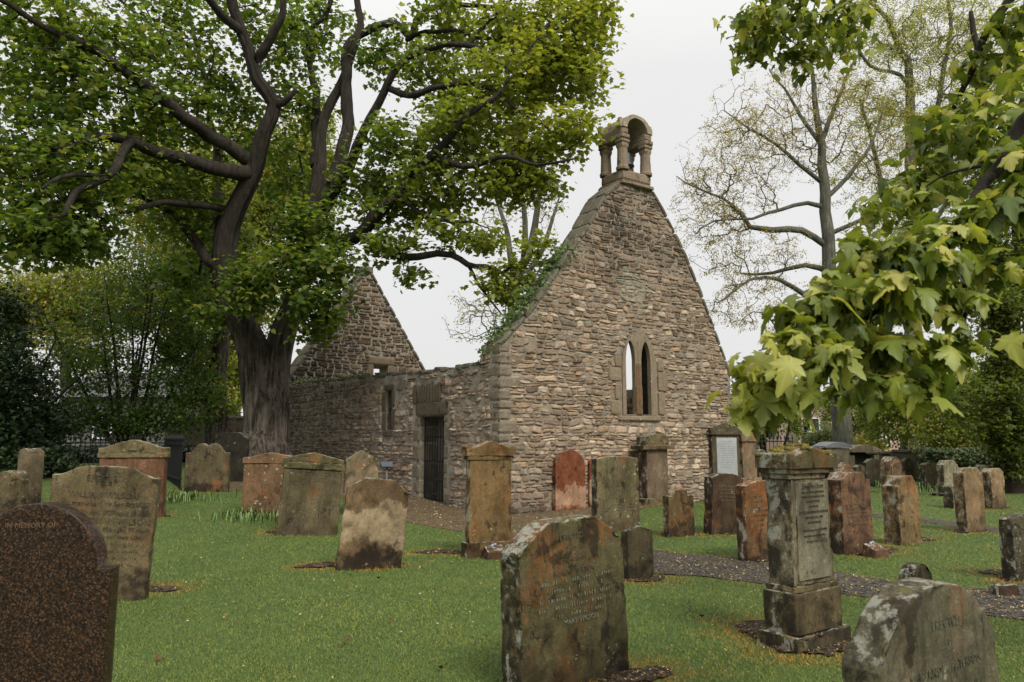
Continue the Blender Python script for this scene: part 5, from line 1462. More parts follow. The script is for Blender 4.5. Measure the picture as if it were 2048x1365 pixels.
T.limb(PX([(1660, -60, 6.6, .02), (1672, 20, 6.6, .016), (1695, 75, 6.6, .012), (1730, 128, 6.6, .008)]), .12, gnarl=.04, seed=8)
near = [(1800, 540, 120, 60, 3.35, .30, 30), (1700, 600, 95, 55, 3.2, .25, 24), (1625, 655, 65, 45, 3.15, .2, 15), (1560, 720, 55, 40, 3.1, .2, 12), (1492, 750, 26, 20, 3.0, .1, 5), (1520, 785, 44, 26, 3.05, .15, 9), (1860, 630, 120, 50, 3.4, .3, 26), (1790, 725, 70, 40, 3.25, .2, 14), (1900, 700, 90, 45, 3.35, .25, 18),
        (1960, 430, 90, 70, 3.5, .25, 22), (1880, 450, 90, 60, 3.45, .3, 20), (2010, 330, 60, 60, 3.6, .2, 12), (1740, 790, 40, 20, 3.2, .15, 5), (1850, 790, 60, 22, 3.3, .2, 8), (1490, 815, 24, 14, 3.0, .1, 3), (1960, 560, 60, 60, 3.5, .2, 12), (1690, 780, 30, 22, 3.15, .1, 3), (2040, 200, 40, 60, 3.7, .2, 7)]
far_ = [(1885, 330, 66, 55, 6, .5, 36), (1920, 235, 56, 55, 5.9, .5, 32), (1985, 150, 46, 60, 5.8, .4, 24), (2010, 60, 50, 60, 5.8, .4, 24), (1830, 380, 60, 40, 6, .4, 26), (1820, 420, 70, 40, 5.8, .4, 20), (1990, 260, 60, 80, 5.2, .4, 26),
        (1550, 16, 70, 36, 6.6, .5, 30), (1505, 56, 40, 28, 6.6, .4, 17), (1590, 84, 54, 28, 6.6, .4, 19), (1680, 20, 56, 30, 6.6, .4, 17), (1535, 90, 36, 20, 6.6, .3, 9), (1620, -30, 110, 34, 6.6, .5, 20), (1620, 122, 24, 14, 6.6, .2, 4), (1700, 110, 40, 40, 6.6, .3, 8)]
near = [(a + (34 if a < 1580 else 12 if a < 1700 else 0), b - 18, c * .92, d * .88, e, f, max(2, int(n * (.75 if a > 1830 else 1.1)))) for a, b, c, d, e, f, n in near]
nn_ = blobs(near, rg, 4, .17)
T.grow(nn_, .12, .09, .018, .06, .1, seed=4)
k0 = len(T.tips)
T.grow(blobs(far_, rg, 4, .14), .12, .12, .02, .05, .1, seed=5)
T.radii(.0022, 2.3)
T.mesh('trunk', DARK_BARK, nt, nt_p)
PX = _PX
tips = np.array(T.tips)
YP = [(.14, .175, .03), (.23, .26, .045), (.33, .34, .07), (.08, .115, .022), (.38, .36, .09)]
parts = []
for sl, per, spr, s0, shp in ((slice(0, k0), 6, .055, .088, MAPLE_FINE), (slice(k0, None), 7, .10, .09, MAPLE)):
    t_ = tips[sl]
    C, Ax, Nn, sz = leaf_cloud(T.P[t_], T.P[T.par[t_]], per, spr, s0, rg, (26, 16), .35, .26, .5)
    c = palette(len(C), YP, [2.5, 2.2, 1.6, 2.6, .7], rg, .15)
    ed = np.clip((1560 / 1500 * 3.1 - 1024 / 1500 * 3.1 - C[:, 0]) / .5 + .5, 0, 1)[:, None] * .5 if spr < .06 else 0
    c = c * (1 - ed) + np.array([.30, .29, .05]) * ed
    o = leaves('crown', C, Ax, Nn, sz, shp, NEAR_LEAF, nt, nt_p, c, .8 if spr < .06 else .6, .4)

# ---- bare spring trees beyond the chapel, with small tan and yellow leaflets
def sparse(name, label, px, Y, limbs, bl, bark, leafcol, wts, per, spread, size, tip=.012, bf=.25, step=.6, jit=.08, up=.3, ex=2.3, seed=0, group=None, cat='tree', shape=SIMPLE, flute=.1, mat=None, leafpart='crown', gn=.15, dens=2.0, lim=.82):
    rg = np.random.default_rng(seed + 40)
    root, p = start(name, label, px, Y=Y, cat=cat, group=group)
    T = Tree()
    first = True
    for l in limbs:
        pts = [(q, r * lim) for q, r in PX(l)]
        if first: pts = [(Vector((pts[0][0].x, pts[0][0].y, p.z - .3)), pts[0][1] * 1.15)] + pts; first = False
        T.limb(pts, step, gnarl=gn, seed=seed)
    T.grow(blobs([(*q[:6], int(q[6] * dens)) for q in bl], rg, 5, .10), bf, step, jit, 0, up, seed=seed, wig=.05)
    T.radii(tip, ex)
    T.mesh('trunk', bark, root, p, flute=flute, seed=seed)
    t_ = np.array(T.tips)
    if per:
        C, Ax, Nn, sz = leaf_cloud(T.P[t_], T.P[T.par[t_]], per, spread, size, rg, (10, 40), .5)
        leaves(leafpart, C, Ax, Nn, sz, shape, mat or LEAF_MAT, root, p, palette(len(C), leafcol, wts, rg))
    return root
TAN = [(.30, .22, .08), (.34, .28, .10), (.24, .15, .06), (.26, .26, .07)]
GRP = 'trees standing beyond the chapel'
A = sparse('spring_tree', 'tall grey tree with long level limbs and tiny tan leaflets beside the gable', 1678, 36, [
    [(1685, 890, 36, .56), (1676, 760, 36, .48), (1668, 640, 36, .44), (1655, 520, 36, .38), (1651, 421, 36, .32), (1646, 330, 36, .27), (1642, 286, 36, .22), (1630, 200, 36, .16), (1622, 120, 36, .08)],
    [(1645, 487, 36, .2), (1604, 462, 35.6, .2), (1545, 458, 35.2, .18), (1501, 452, 35, .15), (1486, 428, 35, .12), (1446, 395, 34.8, .08), (1400, 380, 34.6, .05), (1355, 355, 34.5, .03)],
    [(1648, 414, 36, .16), (1615, 406, 36, .13), (1560, 421, 35.5, .11), (1508, 436, 35, .08), (1431, 443, 34.8, .05), (1390, 470, 34.6, .03)],
    [(1660, 545, 36, .2), (1610, 530, 36.5, .15), (1546, 545, 37, .1), (1480, 550, 37.5, .06)],
    [(1668, 640, 36, .2), (1612, 593, 35.5, .16), (1557, 563, 35.2, .12), (1502, 560, 35, .08), (1436, 604, 34.6, .04)],
    [(1648, 370, 36, .14), (1600, 330, 36, .12), (1550, 290, 36, .09), (1500, 260, 36, .06), (1450, 220, 36, .03)],
    [(1642, 290, 36, .14), (1600, 230, 36.4, .11), (1570, 180, 36.6, .07), (1540, 140, 36.8, .04)],
    [(1642, 286, 36, .16), (1670, 220, 36, .13), (1690, 160, 36, .09), (1720, 100, 36, .05)],
    [(1650, 400, 36, .16), (1700, 350, 36.5, .13), (1740, 290, 37, .09), (1770, 220, 37, .05)],
    [(1655, 470, 36, .15), (1720, 440, 36, .12), (1780, 400, 36, .08)],
    [(1676, 760, 36, .16), (1640, 720, 35, .12), (1580, 690, 34.5, .07), (1520, 700, 34, .03)]],
    [(1560, 250, 150, 120, 36, 3.5, 330), (1470, 330, 110, 130, 35.4, 2.5, 260), (1420, 420, 90, 90, 35, 2, 170), (1500, 520, 110, 80, 35.4, 2.5, 190), (1640, 180, 110, 120, 36, 3, 170), (1740, 290, 110, 160, 36.6, 3, 170), (1560, 620, 110, 70, 35, 2.5, 110), (1460, 610, 60, 70, 34.8, 1.5, 60), (1760, 480, 90, 120, 36, 3, 90)],
    GREY_BARK, TAN, [3, 2, 2, 2], 11, .12, .075, tip=.008, seed=1, group=GRP, bf=.14, ex=2.1, jit=.035)
sparse('spring_tree', 'grey twisted tree with sparse yellow green leaflets behind the hawthorn trees', 1815, 42, [
    [(1818, 900, 42, .55), (1822, 700, 42, .5), (1830, 500, 42, .44), (1822, 330, 42, .36), (1820, 172, 42, .28), (1816, 121, 42, .24), (1798, 99, 42, .2), (1772, 37, 42, .16), (1728, -10, 42, .12), (1690, -60, 42, .07)],
    [(1822, 330, 42, .2), (1870, 230, 42, .18), (1890, 130, 42, .15), (1900, 40, 42, .12), (1880, -50, 42, .08)],
    [(1822, 180, 42, .16), (1800, 150, 41.5, .14), (1740, 130, 41, .12), (1715, 90, 41, .09), (1670, 60, 41, .05)],
    [(1826, 420, 42, .2), (1770, 380, 41, .16), (1738, 260, 41, .12), (1720, 200, 41, .08)],
    [(1830, 480, 42, .2), (1900, 400, 42.5, .15), (1950, 300, 43, .1), (2000, 200, 43, .05)]],
    [(1800, 60, 150, 90, 42, 4, 330), (1900, 60, 140, 100, 42.5, 4, 280), (1760, 180, 90, 90, 41, 3, 200), (1880, 200, 120, 110, 42.4, 4, 260), (1740, 330, 80, 90, 41, 3, 120), (1960, 300, 110, 140, 43, 3, 220), (2000, 120, 90, 120, 43, 3, 170), (1830, 420, 140, 90, 42, 3, 150), (1780, 600, 120, 90, 42, 3, 120)],
    GREY_BARK, [(.26, .27, .06), (.32, .30, .09), (.20, .22, .05), (.33, .25, .09)], [3, 2, 2, 1], 15, .18, .10, tip=.009, seed=2, group=GRP, bf=.14, ex=2.1, jit=.035)
sparse('ivy_clad_tree', 'dark trunked tree wrapped in ivy by the ivy hedge', 2010, 23, [
    [(2012, 945, 23, .62), (2018, 800, 23, .54), (2020, 700, 23, .48), (1992, 600, 23, .34), (1978, 500, 23, .30), (1972, 400, 23, .26), (1965, 280, 23, .2), (1955, 150, 23, .14), (1940, 20, 23, .08)],
    [(2020, 720, 23, .3), (2032, 600, 23, .28), (2038, 470, 23, .24), (2042, 330, 23, .18), (2050, 150, 23, .12), (2060, -30, 23, .06)],
    [(2015, 780, 23, .12), (2045, 760, 22.6, .10), (2080, 700, 22.4, .06)]],
    [(2015, 850, 30, 70, 22.8, .5, 120), (2010, 740, 36, 60, 22.8, .5, 120), (1985, 600, 36, 60, 22.8, .5, 90), (2030, 560, 36, 90, 22.8, .5, 110), (1975, 470, 26, 70, 22.8, .4, 70), (2040, 400, 36, 100, 22.8, .5, 90), (1960, 330, 40, 100, 22.8, .6, 70), (2020, 850, 60, 90, 22.4, 1.2, 150), (1950, 800, 60, 60, 22.2, 1.0, 60), (2020, 640, 60, 60, 22.4, 1.2, 60)],
    DARK_BARK, [(.07, .10, .018), (.10, .13, .02), (.15, .17, .03), (.05, .07, .015)], [2, 3, 2, 2], 16, .17, .115, tip=.006, seed=3, bf=.25, step=.4, group=GRP, shape=IVYL)
sparse('leaning_spring_tree', 'slender forked grey tree with bare tops behind the ivied gable slope', 1035, 34, [
    [(1030, 850, 34, .40), (1026, 700, 34, .36), (1028, 620, 34, .34), (1026, 585, 34, .32), (1040, 545, 34, .28), (1055, 508, 34, .24), (1068, 450, 34, .19), (1078, 400, 34, .15), (1087, 350, 34, .11), (1095, 290, 34, .06)],
    [(1028, 560, 34, .2), (1020, 500, 34, .17), (1010, 450, 34, .13), (996, 405, 34, .10), (980, 350, 34, .05)],
    [(1048, 520, 34, .2), (1049, 470, 34, .17), (1044, 411, 34, .14), (1030, 385, 34, .10), (1010, 340, 34, .05)],
    [(1060, 540, 34, .16), (1084, 500, 34, .14), (1105, 440, 34, .10), (1120, 395, 34, .05)], [(1076, 420, 34, .10), (1062, 370, 34, .08), (1058, 300, 34, .04)]],
    [(1050, 400, 75, 70, 34, 2, 110), (1100, 420, 40, 50, 34, 1.5, 50), (990, 430, 40, 60, 34, 1.5, 50), (1030, 330, 80, 40, 34, 2, 50), (960, 620, 70, 60, 34.5, 2, 80), (940, 640, 55, 50, 34.5, 1.5, 50)],
    GREY_BARK, TAN, [2, 2, 1, 2], 2, .1, .09, tip=.008, seed=4, group=GRP, bf=.2)
# ---- small shrubs and trees at the right, in front of the house
def bushy(name, label, px, Y, bl, cols, wts, size, per, spread, seed, stems=5, hgt=600, bark=DARK_BARK, mat=None, cat='shrub', group='shrubs beyond the graves', shape=SIMPLE, bf=.2):
    rg = np.random.default_rng(seed)
    root, p = start(name, label, px, Y=Y, cat=cat, group=group)
    T = Tree()
    T.limb([(p + Vector((0, 0, -.2)), .10), (p + Vector((0, 0, .15)), .09)], .2)
    top = at(px, hgt, Y)
    for i in range(stems):
        e = Vector((p.x + rg.normal(0, 1) * (top.z - p.z) * .22, p.y + rg.normal(0, .6), p.z + (top.z - p.z) * rg.uniform(.55, .95)))
        m = p.lerp(e, .45) + Vector((rg.normal(0, .15), 0, .2))
        T.limb([(p + Vector((rg.normal(0, .12), rg.normal(0, .1), .05)), .075), (m, .05), (e, .018)], .3, gnarl=.08, seed=i + seed)
    T.grow(blobs(bl, rg), bf, .3, .05, 0, .3, seed=seed)
    T.radii(.005, 2.3)
    T.mesh('stem', bark, root, p)
    t_ = np.array(T.tips)
    C, Ax, Nn, sz = leaf_cloud(T.P[t_], T.P[T.par[t_]], per, spread, size, rg, (15, 35), .4)
    C[:, 2] = np.maximum(C[:, 2], p.z + .08)
    leaves('crown', C, Ax, Nn, sz, shape, mat or LEAF_MAT, root, p, palette(len(C), cols, wts, rg))
    return root
LG = [(.17, .21, .035), (.13, .18, .03), (.22, .24, .05), (.24, .17, .05)]
bushy('hawthorn_tree', 'light green leafy young tree veiling the pink house', 1818, 33, [(1830, 805, 110, 70, 32, 2, 300), (1780, 850, 60, 50, 32, 1.5, 120), (1740, 780, 70, 60, 32.5, 1.5, 120), (1880, 770, 90, 70, 32.5, 1.5, 160)], LG, [3, 3, 2, .6], .13, 20, .22, 61, 6, 760, GREY_BARK, cat='tree')
bushy('hawthorn_tree', 'green leafy shrub with rusty young shoots by the ivy clad tree', 1930, 29, [(1925, 835, 90, 70, 28.4, 1.5, 250), (1960, 890, 70, 50, 28, 1.5, 150), (1880, 865, 70, 50, 28.4, 1.5, 130), (1920, 760, 80, 50, 29, 1.5, 110)], LG, [2, 3, 1.5, 1.5], .12, 20, .2, 62, 6, 780, GREY_BARK, cat='tree')
bushy('dark_conifer', 'dark evergreen bush between the gable corner and the pink house', 1522, 30, [(1522, 830, 46, 50, 30, 1.2, 200), (1525, 770, 36, 40, 30, 1, 80), (1500, 860, 30, 30, 29.6, .8, 60), (1490, 800, 30, 60, 30.2, .8, 70)], [(.028, .05, .018), (.045, .07, .02), (.10, .10, .025)], [3, 2, .8], .12, 22, .16, 63, 4, 740, mat=EVER_LEAF)
bushy('garden_shrub', 'dark green rounded garden shrub beneath the pink house windows', 1725, 40, [(1725, 855, 36, 34, 40, 1.2, 110), (1735, 830, 26, 26, 40, 1, 40)], [(.05, .075, .025), (.09, .12, .035)], [2, 1], .14, 18, .2, 64, 4, 820)
bushy('garden_shrub', 'leafy climber hiding part of the pink house front', 1590, 44, [(1588, 840, 22, 40, 44, .8, 90), (1655, 815, 22, 36, 44, .8, 90), (1690, 800, 40, 30, 44, .8, 80)], LG, [2, 3, 1, .4], .14, 16, .2, 67, 5, 800)
bushy('garden_shrub', 'grey green soft shrub by the house behind the railings', 1628, 38, [(1628, 880, 40, 18, 38, 1, 70), (1660, 870, 24, 26, 38, .8, 50)], [(.13, .16, .075), (.09, .12, .05)], [2, 1], .13, 18, .18, 65, 4, 850)
bushy('garden_shrub', 'yellow and orange tipped low shrub at the grey tree trunk', 1715, 37, [(1712, 890, 30, 14, 37, .8, 60), (1750, 895, 26, 12, 37, .8, 40)], [(.22, .21, .04), (.28, .14, .03), (.14, .16, .04)], [2, 1, 1], .12, 16, .16, 66, 3, 870)
# clipped ivy hedge over the boundary wall
def hedge(name, label, x0, x1, y0, y1, Y0, Y1, n, cols, wts, size, seed, th=.8):
    rg = np.random.default_rng(seed)
    a, b = at(x0, y1, Y0), at(x1, y1, Y1); za = float(gz(a.x, a.y)); H = at((x0 + x1) / 2, y0, (Y0 + Y1) / 2).z - za
    root = tag(empty(name, Vector((a.x, a.y, za))), label, 'hedge')
    t = rg.random(n); L = (b - a); L.z = 0
    nn = Vector((-L.y, L.x, 0)).normalized()
    P = np.array([[*a]]) + t[:, None] * np.array([[*L]]) + np.array([[*nn]]) * (rg.normal(0, th * .35, n))[:, None]
    topz = H * (1 + .12 * fbm(P * [1, 1, 0], 1.1, seed))
    P[:, 2] = za + topz * rg.random(n) ** .75
    Ax = rg.normal(0, 1, (n, 3)) + np.array([*(-nn)]) * .5 - np.array([0, 0, .5]); Nn = np.array([0, 0, .6]) - np.array([*nn]) * .7 + rg.normal(0, .5, (n, 3))
    leaves('foliage', P, Ax, Nn, size * rg.uniform(.6, 1.3, n), IVYL, EVER_LEAF, root, Vector((a.x, a.y, za)), palette(n, cols, wts, rg))
    mb = MB(); 
    for i in range(14):
        q = a + L * (i + .5) / 14; mb.tube([Vector((q.x - a.x, q.y - a.y, -.1)), Vector((q.x - a.x + .05, q.y - a.y, H * .5)), Vector((q.x - a.x - .1, q.y - a.y + .1, H * .85))], [.05, .035, .012], 6)
    mb.build('stem', DARK_BARK, root)
hedge('ivy_hedge', 'dark ivy covered hedge along the boundary behind the ochre headstones', 1840, 2110, 898, 965, 26.5, 24.5, 15000, [(.035, .055, .016), (.06, .085, .02), (.10, .12, .03)], [3, 2, 1], .10, 71)

hedge('dark_backing_hedge', 'near black low hedge added as dark backing behind the spear headed railings', 30, 420, 893, 950, 29, 28, 7000, [(.02, .034, .013), (.03, .048, .015)], [2, 1], .14, 72)  # added hedge; the dark behind the railings is put into its leaf colours
# ---- left background
bushy('multi_stem_tree', 'airy many stemmed young tree with small green leaves behind the iron railings', 262, 24, [(270, 650, 160, 130, 24.5, 2.2, 420), (170, 760, 110, 90, 24, 1.8, 230), (350, 770, 100, 90, 24, 1.8, 210), (300, 540, 110, 70, 24.6, 1.8, 150), (200, 840, 130, 44, 23.6, 1.5, 260), (330, 840, 90, 40, 23.6, 1.2, 150), (380, 620, 70, 80, 24.4, 1.5, 100)],
      [(.055, .10, .022), (.08, .125, .026), (.12, .15, .03), (.04, .07, .016)], [3, 2, 1, 2], .105, 15, .17, 81, 10, 540, cat='tree')
bushy('dark_laurel', 'near black evergreen mass beside the many stemmed tree', 20, 21, [(15, 800, 70, 140, 21, 1.6, 380), (40, 880, 60, 60, 20.6, 1.2, 150), (0, 640, 45, 70, 21.4, 1.2, 110), (75, 850, 50, 60, 20.8, 1, 110), (70, 920, 60, 36, 20.2, .8, 120)], [(.028, .055, .018), (.045, .08, .022), (.02, .035, .014)], [2, 1.4, 2], .12, 22, .17, 82, 6, 620, mat=EVER_LEAF, shape=IVYL)
sparse('yellow_spring_tree', 'yellow green tree in new leaf far behind the many stemmed tree', 120, 44, [[(130, 850, 44, .4), (135, 700, 44, .32), (150, 600, 44, .22), (160, 520, 44, .1)], [(135, 720, 44, .2), (90, 620, 44, .14), (60, 560, 44, .07)], [(140, 680, 44, .18), (210, 600, 44, .12), (240, 540, 44, .06)], [(60, 620, 42, .1), (40, 560, 42, .08), (20, 520, 42, .04)]],
       [(130, 640, 150, 110, 44, 4, 330), (60, 600, 90, 70, 43, 3, 120), (230, 590, 100, 80, 44, 4, 160)], GREY_BARK, [(.20, .22, .04), (.26, .25, .05), (.14, .18, .035), (.28, .20, .05)], [3, 2, 2, .8], 24, .36, .2, seed=7, group='trees behind the railings')
sparse('yellow_spring_tree', 'sunny yellow leaved tree glimpsed between the big sycamore limbs', 470, 46, [[(470, 850, 46, .45), (462, 700, 46, .36), (455, 560, 46, .28), (450, 420, 46, .2), (440, 300, 46, .1)], [(460, 640, 46, .2), (400, 540, 46, .14), (350, 440, 46, .06)], [(455, 560, 46, .2), (540, 470, 46, .14), (600, 400, 46, .06)]],
       [(380, 420, 150, 160, 46, 4, 330), (530, 400, 130, 160, 46, 4, 300), (430, 600, 150, 120, 45, 4, 260), (300, 330, 80, 80, 46, 3, 80), (620, 330, 60, 150, 47, 3, 120), (440, 760, 100, 70, 44, 3, 110)], GREY_BARK, [(.22, .23, .04), (.28, .25, .05), (.15, .19, .035), (.10, .14, .03)], [3, 2, 2, 1.5], 30, .42, .24, seed=8, group='trees behind the railings')
sparse('old_grey_tree', 'gnarled pale trunk standing just behind the big sycamore', 430, 27, [[(436, 905, 27, .55), (432, 820, 27, .46), (436, 760, 27, .40), (442, 700, 27, .34), (440, 600, 27.2, .28), (430, 500, 27.4, .2), (420, 400, 27.6, .1)], [(434, 800, 27, .2), (405, 770, 26.8, .14), (380, 730, 26.6, .08)], [(440, 640, 27, .16), (400, 560, 27, .1), (370, 500, 27, .05)]],
       [(400, 600, 80, 100, 27, 1.6, 150), (420, 800, 60, 50, 26.4, 1, 60), (380, 720, 60, 60, 26.6, 1.2, 80), (450, 470, 70, 70, 27.4, 1.5, 80)], SYC_BARK, [(.07, .11, .022), (.11, .14, .03), (.16, .17, .035)], [2, 2, 1], 14, .2, .13, seed=9, group='trees behind the railings', shape=MAPLE)
# ---- ivy and ferns on the ruin
def wall_plant(name, label, pts, n, spread, size, cols, wts, seed, cat='ivy', shape=IVYL):
    rg = np.random.default_rng(seed)
    pts = [Vector(p) for p in pts]; o0 = pts[0].copy()
    root = tag(empty(name, o0), label, cat)
    mb = MB().tube([p - o0 for p in pts], .012, 6)
    P = []
    for i in range(n):
        f = rg.random() * (len(pts) - 1); k = int(f); q = pts[k].lerp(pts[k + 1], f - k)
        P.append([*q])
    P = np.array(P) + rg.normal(0, 1, (n, 3)) * np.array(spread)
    for i in range(0, n, 24):
        q = min(pts, key=lambda p: (p - Vector(P[i])).length); mb.tube([q - o0, (q - o0).lerp(Vector(P[i]) - o0, .5) + Vector((0, 0, .03)), Vector(P[i]) - o0], [.008, .006, .003], 4)
    mb.build('stem', DARK_BARK, root)
    Ax = rg.normal(0, 1, (n, 3)) - np.array([0, 0, .6]); Nn = np.array([*(nG * .6 + nS * .3 + Z_ * .6)]) + rg.normal(0, .5, (n, 3))
    leaves('foliage', P, Ax, Nn, size * rg.uniform(.6, 1.3, n), shape, EVER_LEAF, root, o0, palette(n, cols, wts, rg))
IV = [(.06, .11, .025), (.09, .14, .03), (.13, .18, .04), (.04, .07, .02)]
sl = lambda px, py, d: GF(*uvG(px, py), d) 
wall_plant('ivy_plant', 'long green ivy creeping along the slope of the gable', [sl(1004, 690, -.35), sl(1030, 655, -.35), sl(1060, 612, -.3), sl(1095, 566, -.3), sl(1125, 525, -.25), sl(1146, 497, -.2)], 1500, (.16, .2, .12), .085, IV, [2, 2, 1, 2], 1)
wall_plant('ivy_plant', 'small ivy tuft at the eaves where gable meets side wall', [SF(.95, 3.1, -.3), SF(.9, 3.35, -.35), SF(.9, 3.6, -.4)], 260, (.14, .14, .12), .085, IV, [2, 2, 1, 2], 2)
wall_plant('fern_tuft', 'ferns and small plants rooted on the side wall head under the far window', [SF(7.2, float(top_at(7.2)) + .06, -.3), SF(8.0, float(top_at(8)) + .06, -.35), SF(8.9, float(top_at(8.9)) + .05, -.3)], 340, (.25, .2, .05), .085, IV, [2, 2, 1, 1], 3, 'fern', SIMPLE)
wall_plant('fern_tuft', 'low greenery on the wall head close to the big trunk', [SF(10, float(top_at(10)) + .06, -.3), SF(12, float(top_at(12)) + .06, -.35), SF(14, float(top_at(14)) + .05, -.3)], 460, (.3, .2, .06), .085, IV, [2, 2, 1, 2], 4, 'fern', SIMPLE)
# ---- tufts of long grass
def tuft(px, py, n, wd, h, label, seed):
    rg = np.random.default_rng(seed); p = ground(px, py)
    X = rg.normal(0, wd, n); Y = rg.normal(0, .22, n); az = rg.random(n) * 2 * pi
    H = h * rg.uniform(.5, 1.1, n); W = .009
    V, L = [], []
    P0 = np.stack([X, Y, gz(X + p.x, Y + p.y) - p.z - .01], 1)
    d = np.stack([np.cos(az), np.sin(az), 0 * az], 1); s = np.stack([-np.sin(az), np.cos(az), 0 * az], 1)
    P1 = P0 + d * (H * .25)[:, None] + np.array([0, 0, 1]) * (H * .75)[:, None]; P2 = P0 + d * (H * .75)[:, None] + np.array([0, 0, 1]) * (H * .78)[:, None]
    V = np.stack([P0 - s * W, P0 + s * W, P1 + s * W * .8, P1 - s * W * .8, P2], 1).reshape(-1, 3)
    q = np.arange(n)[:, None] * 5
    L = np.concatenate([q + np.array([[0, 1, 2, 3]]), q + np.array([[3, 2, 4]])], 1).ravel(); T = np.tile([4, 3], n)
    o = np_mesh('grass_tuft', V, L, T, GRASS_M.m, col=np.repeat(palette(n, [(.09, .17, .04), (.13, .21, .06), (.20, .22, .10)], [3, 2, 1], rg), 5, 0)); o.location = p
    return tag(o, label, 'grass tuft', 'tufts of long grass')
tuft(348, 1002, 260, .42, .24, 'long pale bladed grass tuft before the scroll topped stone', 1)
tuft(512, 1040, 200, .36, .24, 'long grass tuft at the foot of the pink slab', 2)
tuft(1775, 975, 120, .4, .3, 'rough grass growing against the arched tomb', 3)
tuft(2000, 985, 700, 1.6, .35, 'rough grass strip growing at the foot of the ivy hedge', 4)['kind'] = 'stuff'

# ------------------------------------------------------------------ buildings, walls and railings behind
PINK = stone((.60, .43, .35), (.50, .35, .28), 0, .05, .05, 0, .1, 0, 'pink_sandstone')
WHITE = flat_mat('white_paint', (.72, .72, .69), .5, .06)
GLASS = flat_mat('dark_window_glass', (.03, .035, .04), .12, .2, 3, 0, 0)
SLATE = flat_mat('roof_slate', (.10, .10, .11), .6, .3, 6)
def boxy(name, a, b, z0, z1, y0, y1, M, mat, parent): return MB().box((a, y0, z0), (b, y1, z1), M).build(name, mat, parent)
hb = at(1560, 890, 52); hb.z = -.1
house = tag(empty('pink_house', hb, (0, 0, R(-2))), 'pink sandstone house with white framed windows behind the graveyard trees', 'house')
HW, HH = 15.0, 4.3
MB().box((0, 0, 0), (HW, 8, HH)).build('wall', PINK, house)
MB().add([(-.3, -.4, HH + .003), (HW + .3, -.4, HH + .003), (HW + .3, 8.4, HH + .003), (-.3, 8.4, HH + .003), (1.5, 4, HH + .9), (HW - 1.5, 4, HH + .9)], [(3, 2, 1, 0), (0, 1, 5, 4), (1, 2, 5), (2, 3, 4, 5), (3, 0, 4)]).build('roof', SLATE, house)
for x in (1.0, 8.0): MB().box((x, 3.4, HH + .5), (x + .9, 4.8, HH + 1.7)).build('chimney', PINK, house)
def window(x0, x1, z0, z1, parent, bars=1):
    f = MB()
    for a, b, c, d in ((x0, x1, z1 - .1, z1), (x0, x1, z0, z0 + .12), (x0, x0 + .1, z0 + .12, z1 - .1), (x1 - .1, x1, z0 + .12, z1 - .1)): f.box((a, -.09, c), (b, -.003, d))
    for i in range(bars):
        m = x0 + (x1 - x0) * (i + 1) / (bars + 1); f.box((m - .05, -.08, z0 + .12), (m + .05, -.003, z1 - .1))
    fo = f.build('window', WHITE, parent)
    MB().box((x0 + .1, -.03, z0 + .12), (x1 - .1, -.004, z1 - .1)).build('pane', GLASS, fo)
sc = 52 / F
def hx(px): return (px - 1560) * sc
def hz(py): return EYE + .1 + (880 - py) * sc
for a, b, t, bt in ((1603, 1640, 836, 866), (1668, 1690, 838, 875), (1758, 1776, 842, 892), (1840, 1862, 842, 870), (1925, 1945, 842, 870)):
    window(hx(a), hx(b), max(.2, hz(bt)), hz(t), house, 1)
MB().tube([(hx(1596), -.12, .1), (hx(1596), -.12, HH)], .07, 8).build('downpipe', WHITE, house)
MB().box((hx(1560) + .01, -.15, HH - .12), (HW, -.004, HH - .02)).build('gutter', WHITE, house)
# low boundary wall on the right
WALLM = stone((.16, .13, .10), (.09, .075, .06), .1, .4, .4, .4, .3, .3, 'boundary_wall_stone')
def low_wall(label, x0, x1, Y0, Y1, ytop, name='boundary_wall'):
    a, b = at(x0, 880, Y0), at(x1, 880, Y1); a.z = b.z = 0
    L = (b - a).length; yaw = math.atan2(b.y - a.y, b.x - a.x)
    zt = at((x0 + x1) / 2, ytop, (Y0 + Y1) / 2).z
    zb = float(gz((a.x + b.x) / 2, (a.y + b.y) / 2))
    o = tag(empty(name, (a.x, a.y, zb), (0, 0, yaw)), label, 'wall')
    slab('wall', 1, 0, 1, 0, 1, WALLM, o, None, .01, .01, .02, 0, 30, 6, 3, 8)
    ob = o.children[0]; ob.data.transform(__import__('mathutils').Matrix.Diagonal((L, .35, zt - zb + .1, 1)) @ __import__('mathutils').Matrix.Translation((.5, 0, 0)))
    ob.location.z = -.1
    mb = MB(); n = int(L / .6)
    for i in range(n): mb.rock((L * (i + .5) / n, .17, zt - zb + .05), (L / n * .98, .46, .12), None, i, 5, .06)
    mb.build('coping', COPE, o)
    return o
low_wall('low grey boundary wall with flat copes by the ivy hedge', 1780, 1990, 30, 28, 906)
low_wall('low boundary wall behind the railings between chapel corner and tombs', 1470, 1790, 33, 31, 908)
low_wall('dark coped stone wall behind the big trunk and the railings', 330, 500, 30, 30, 838)
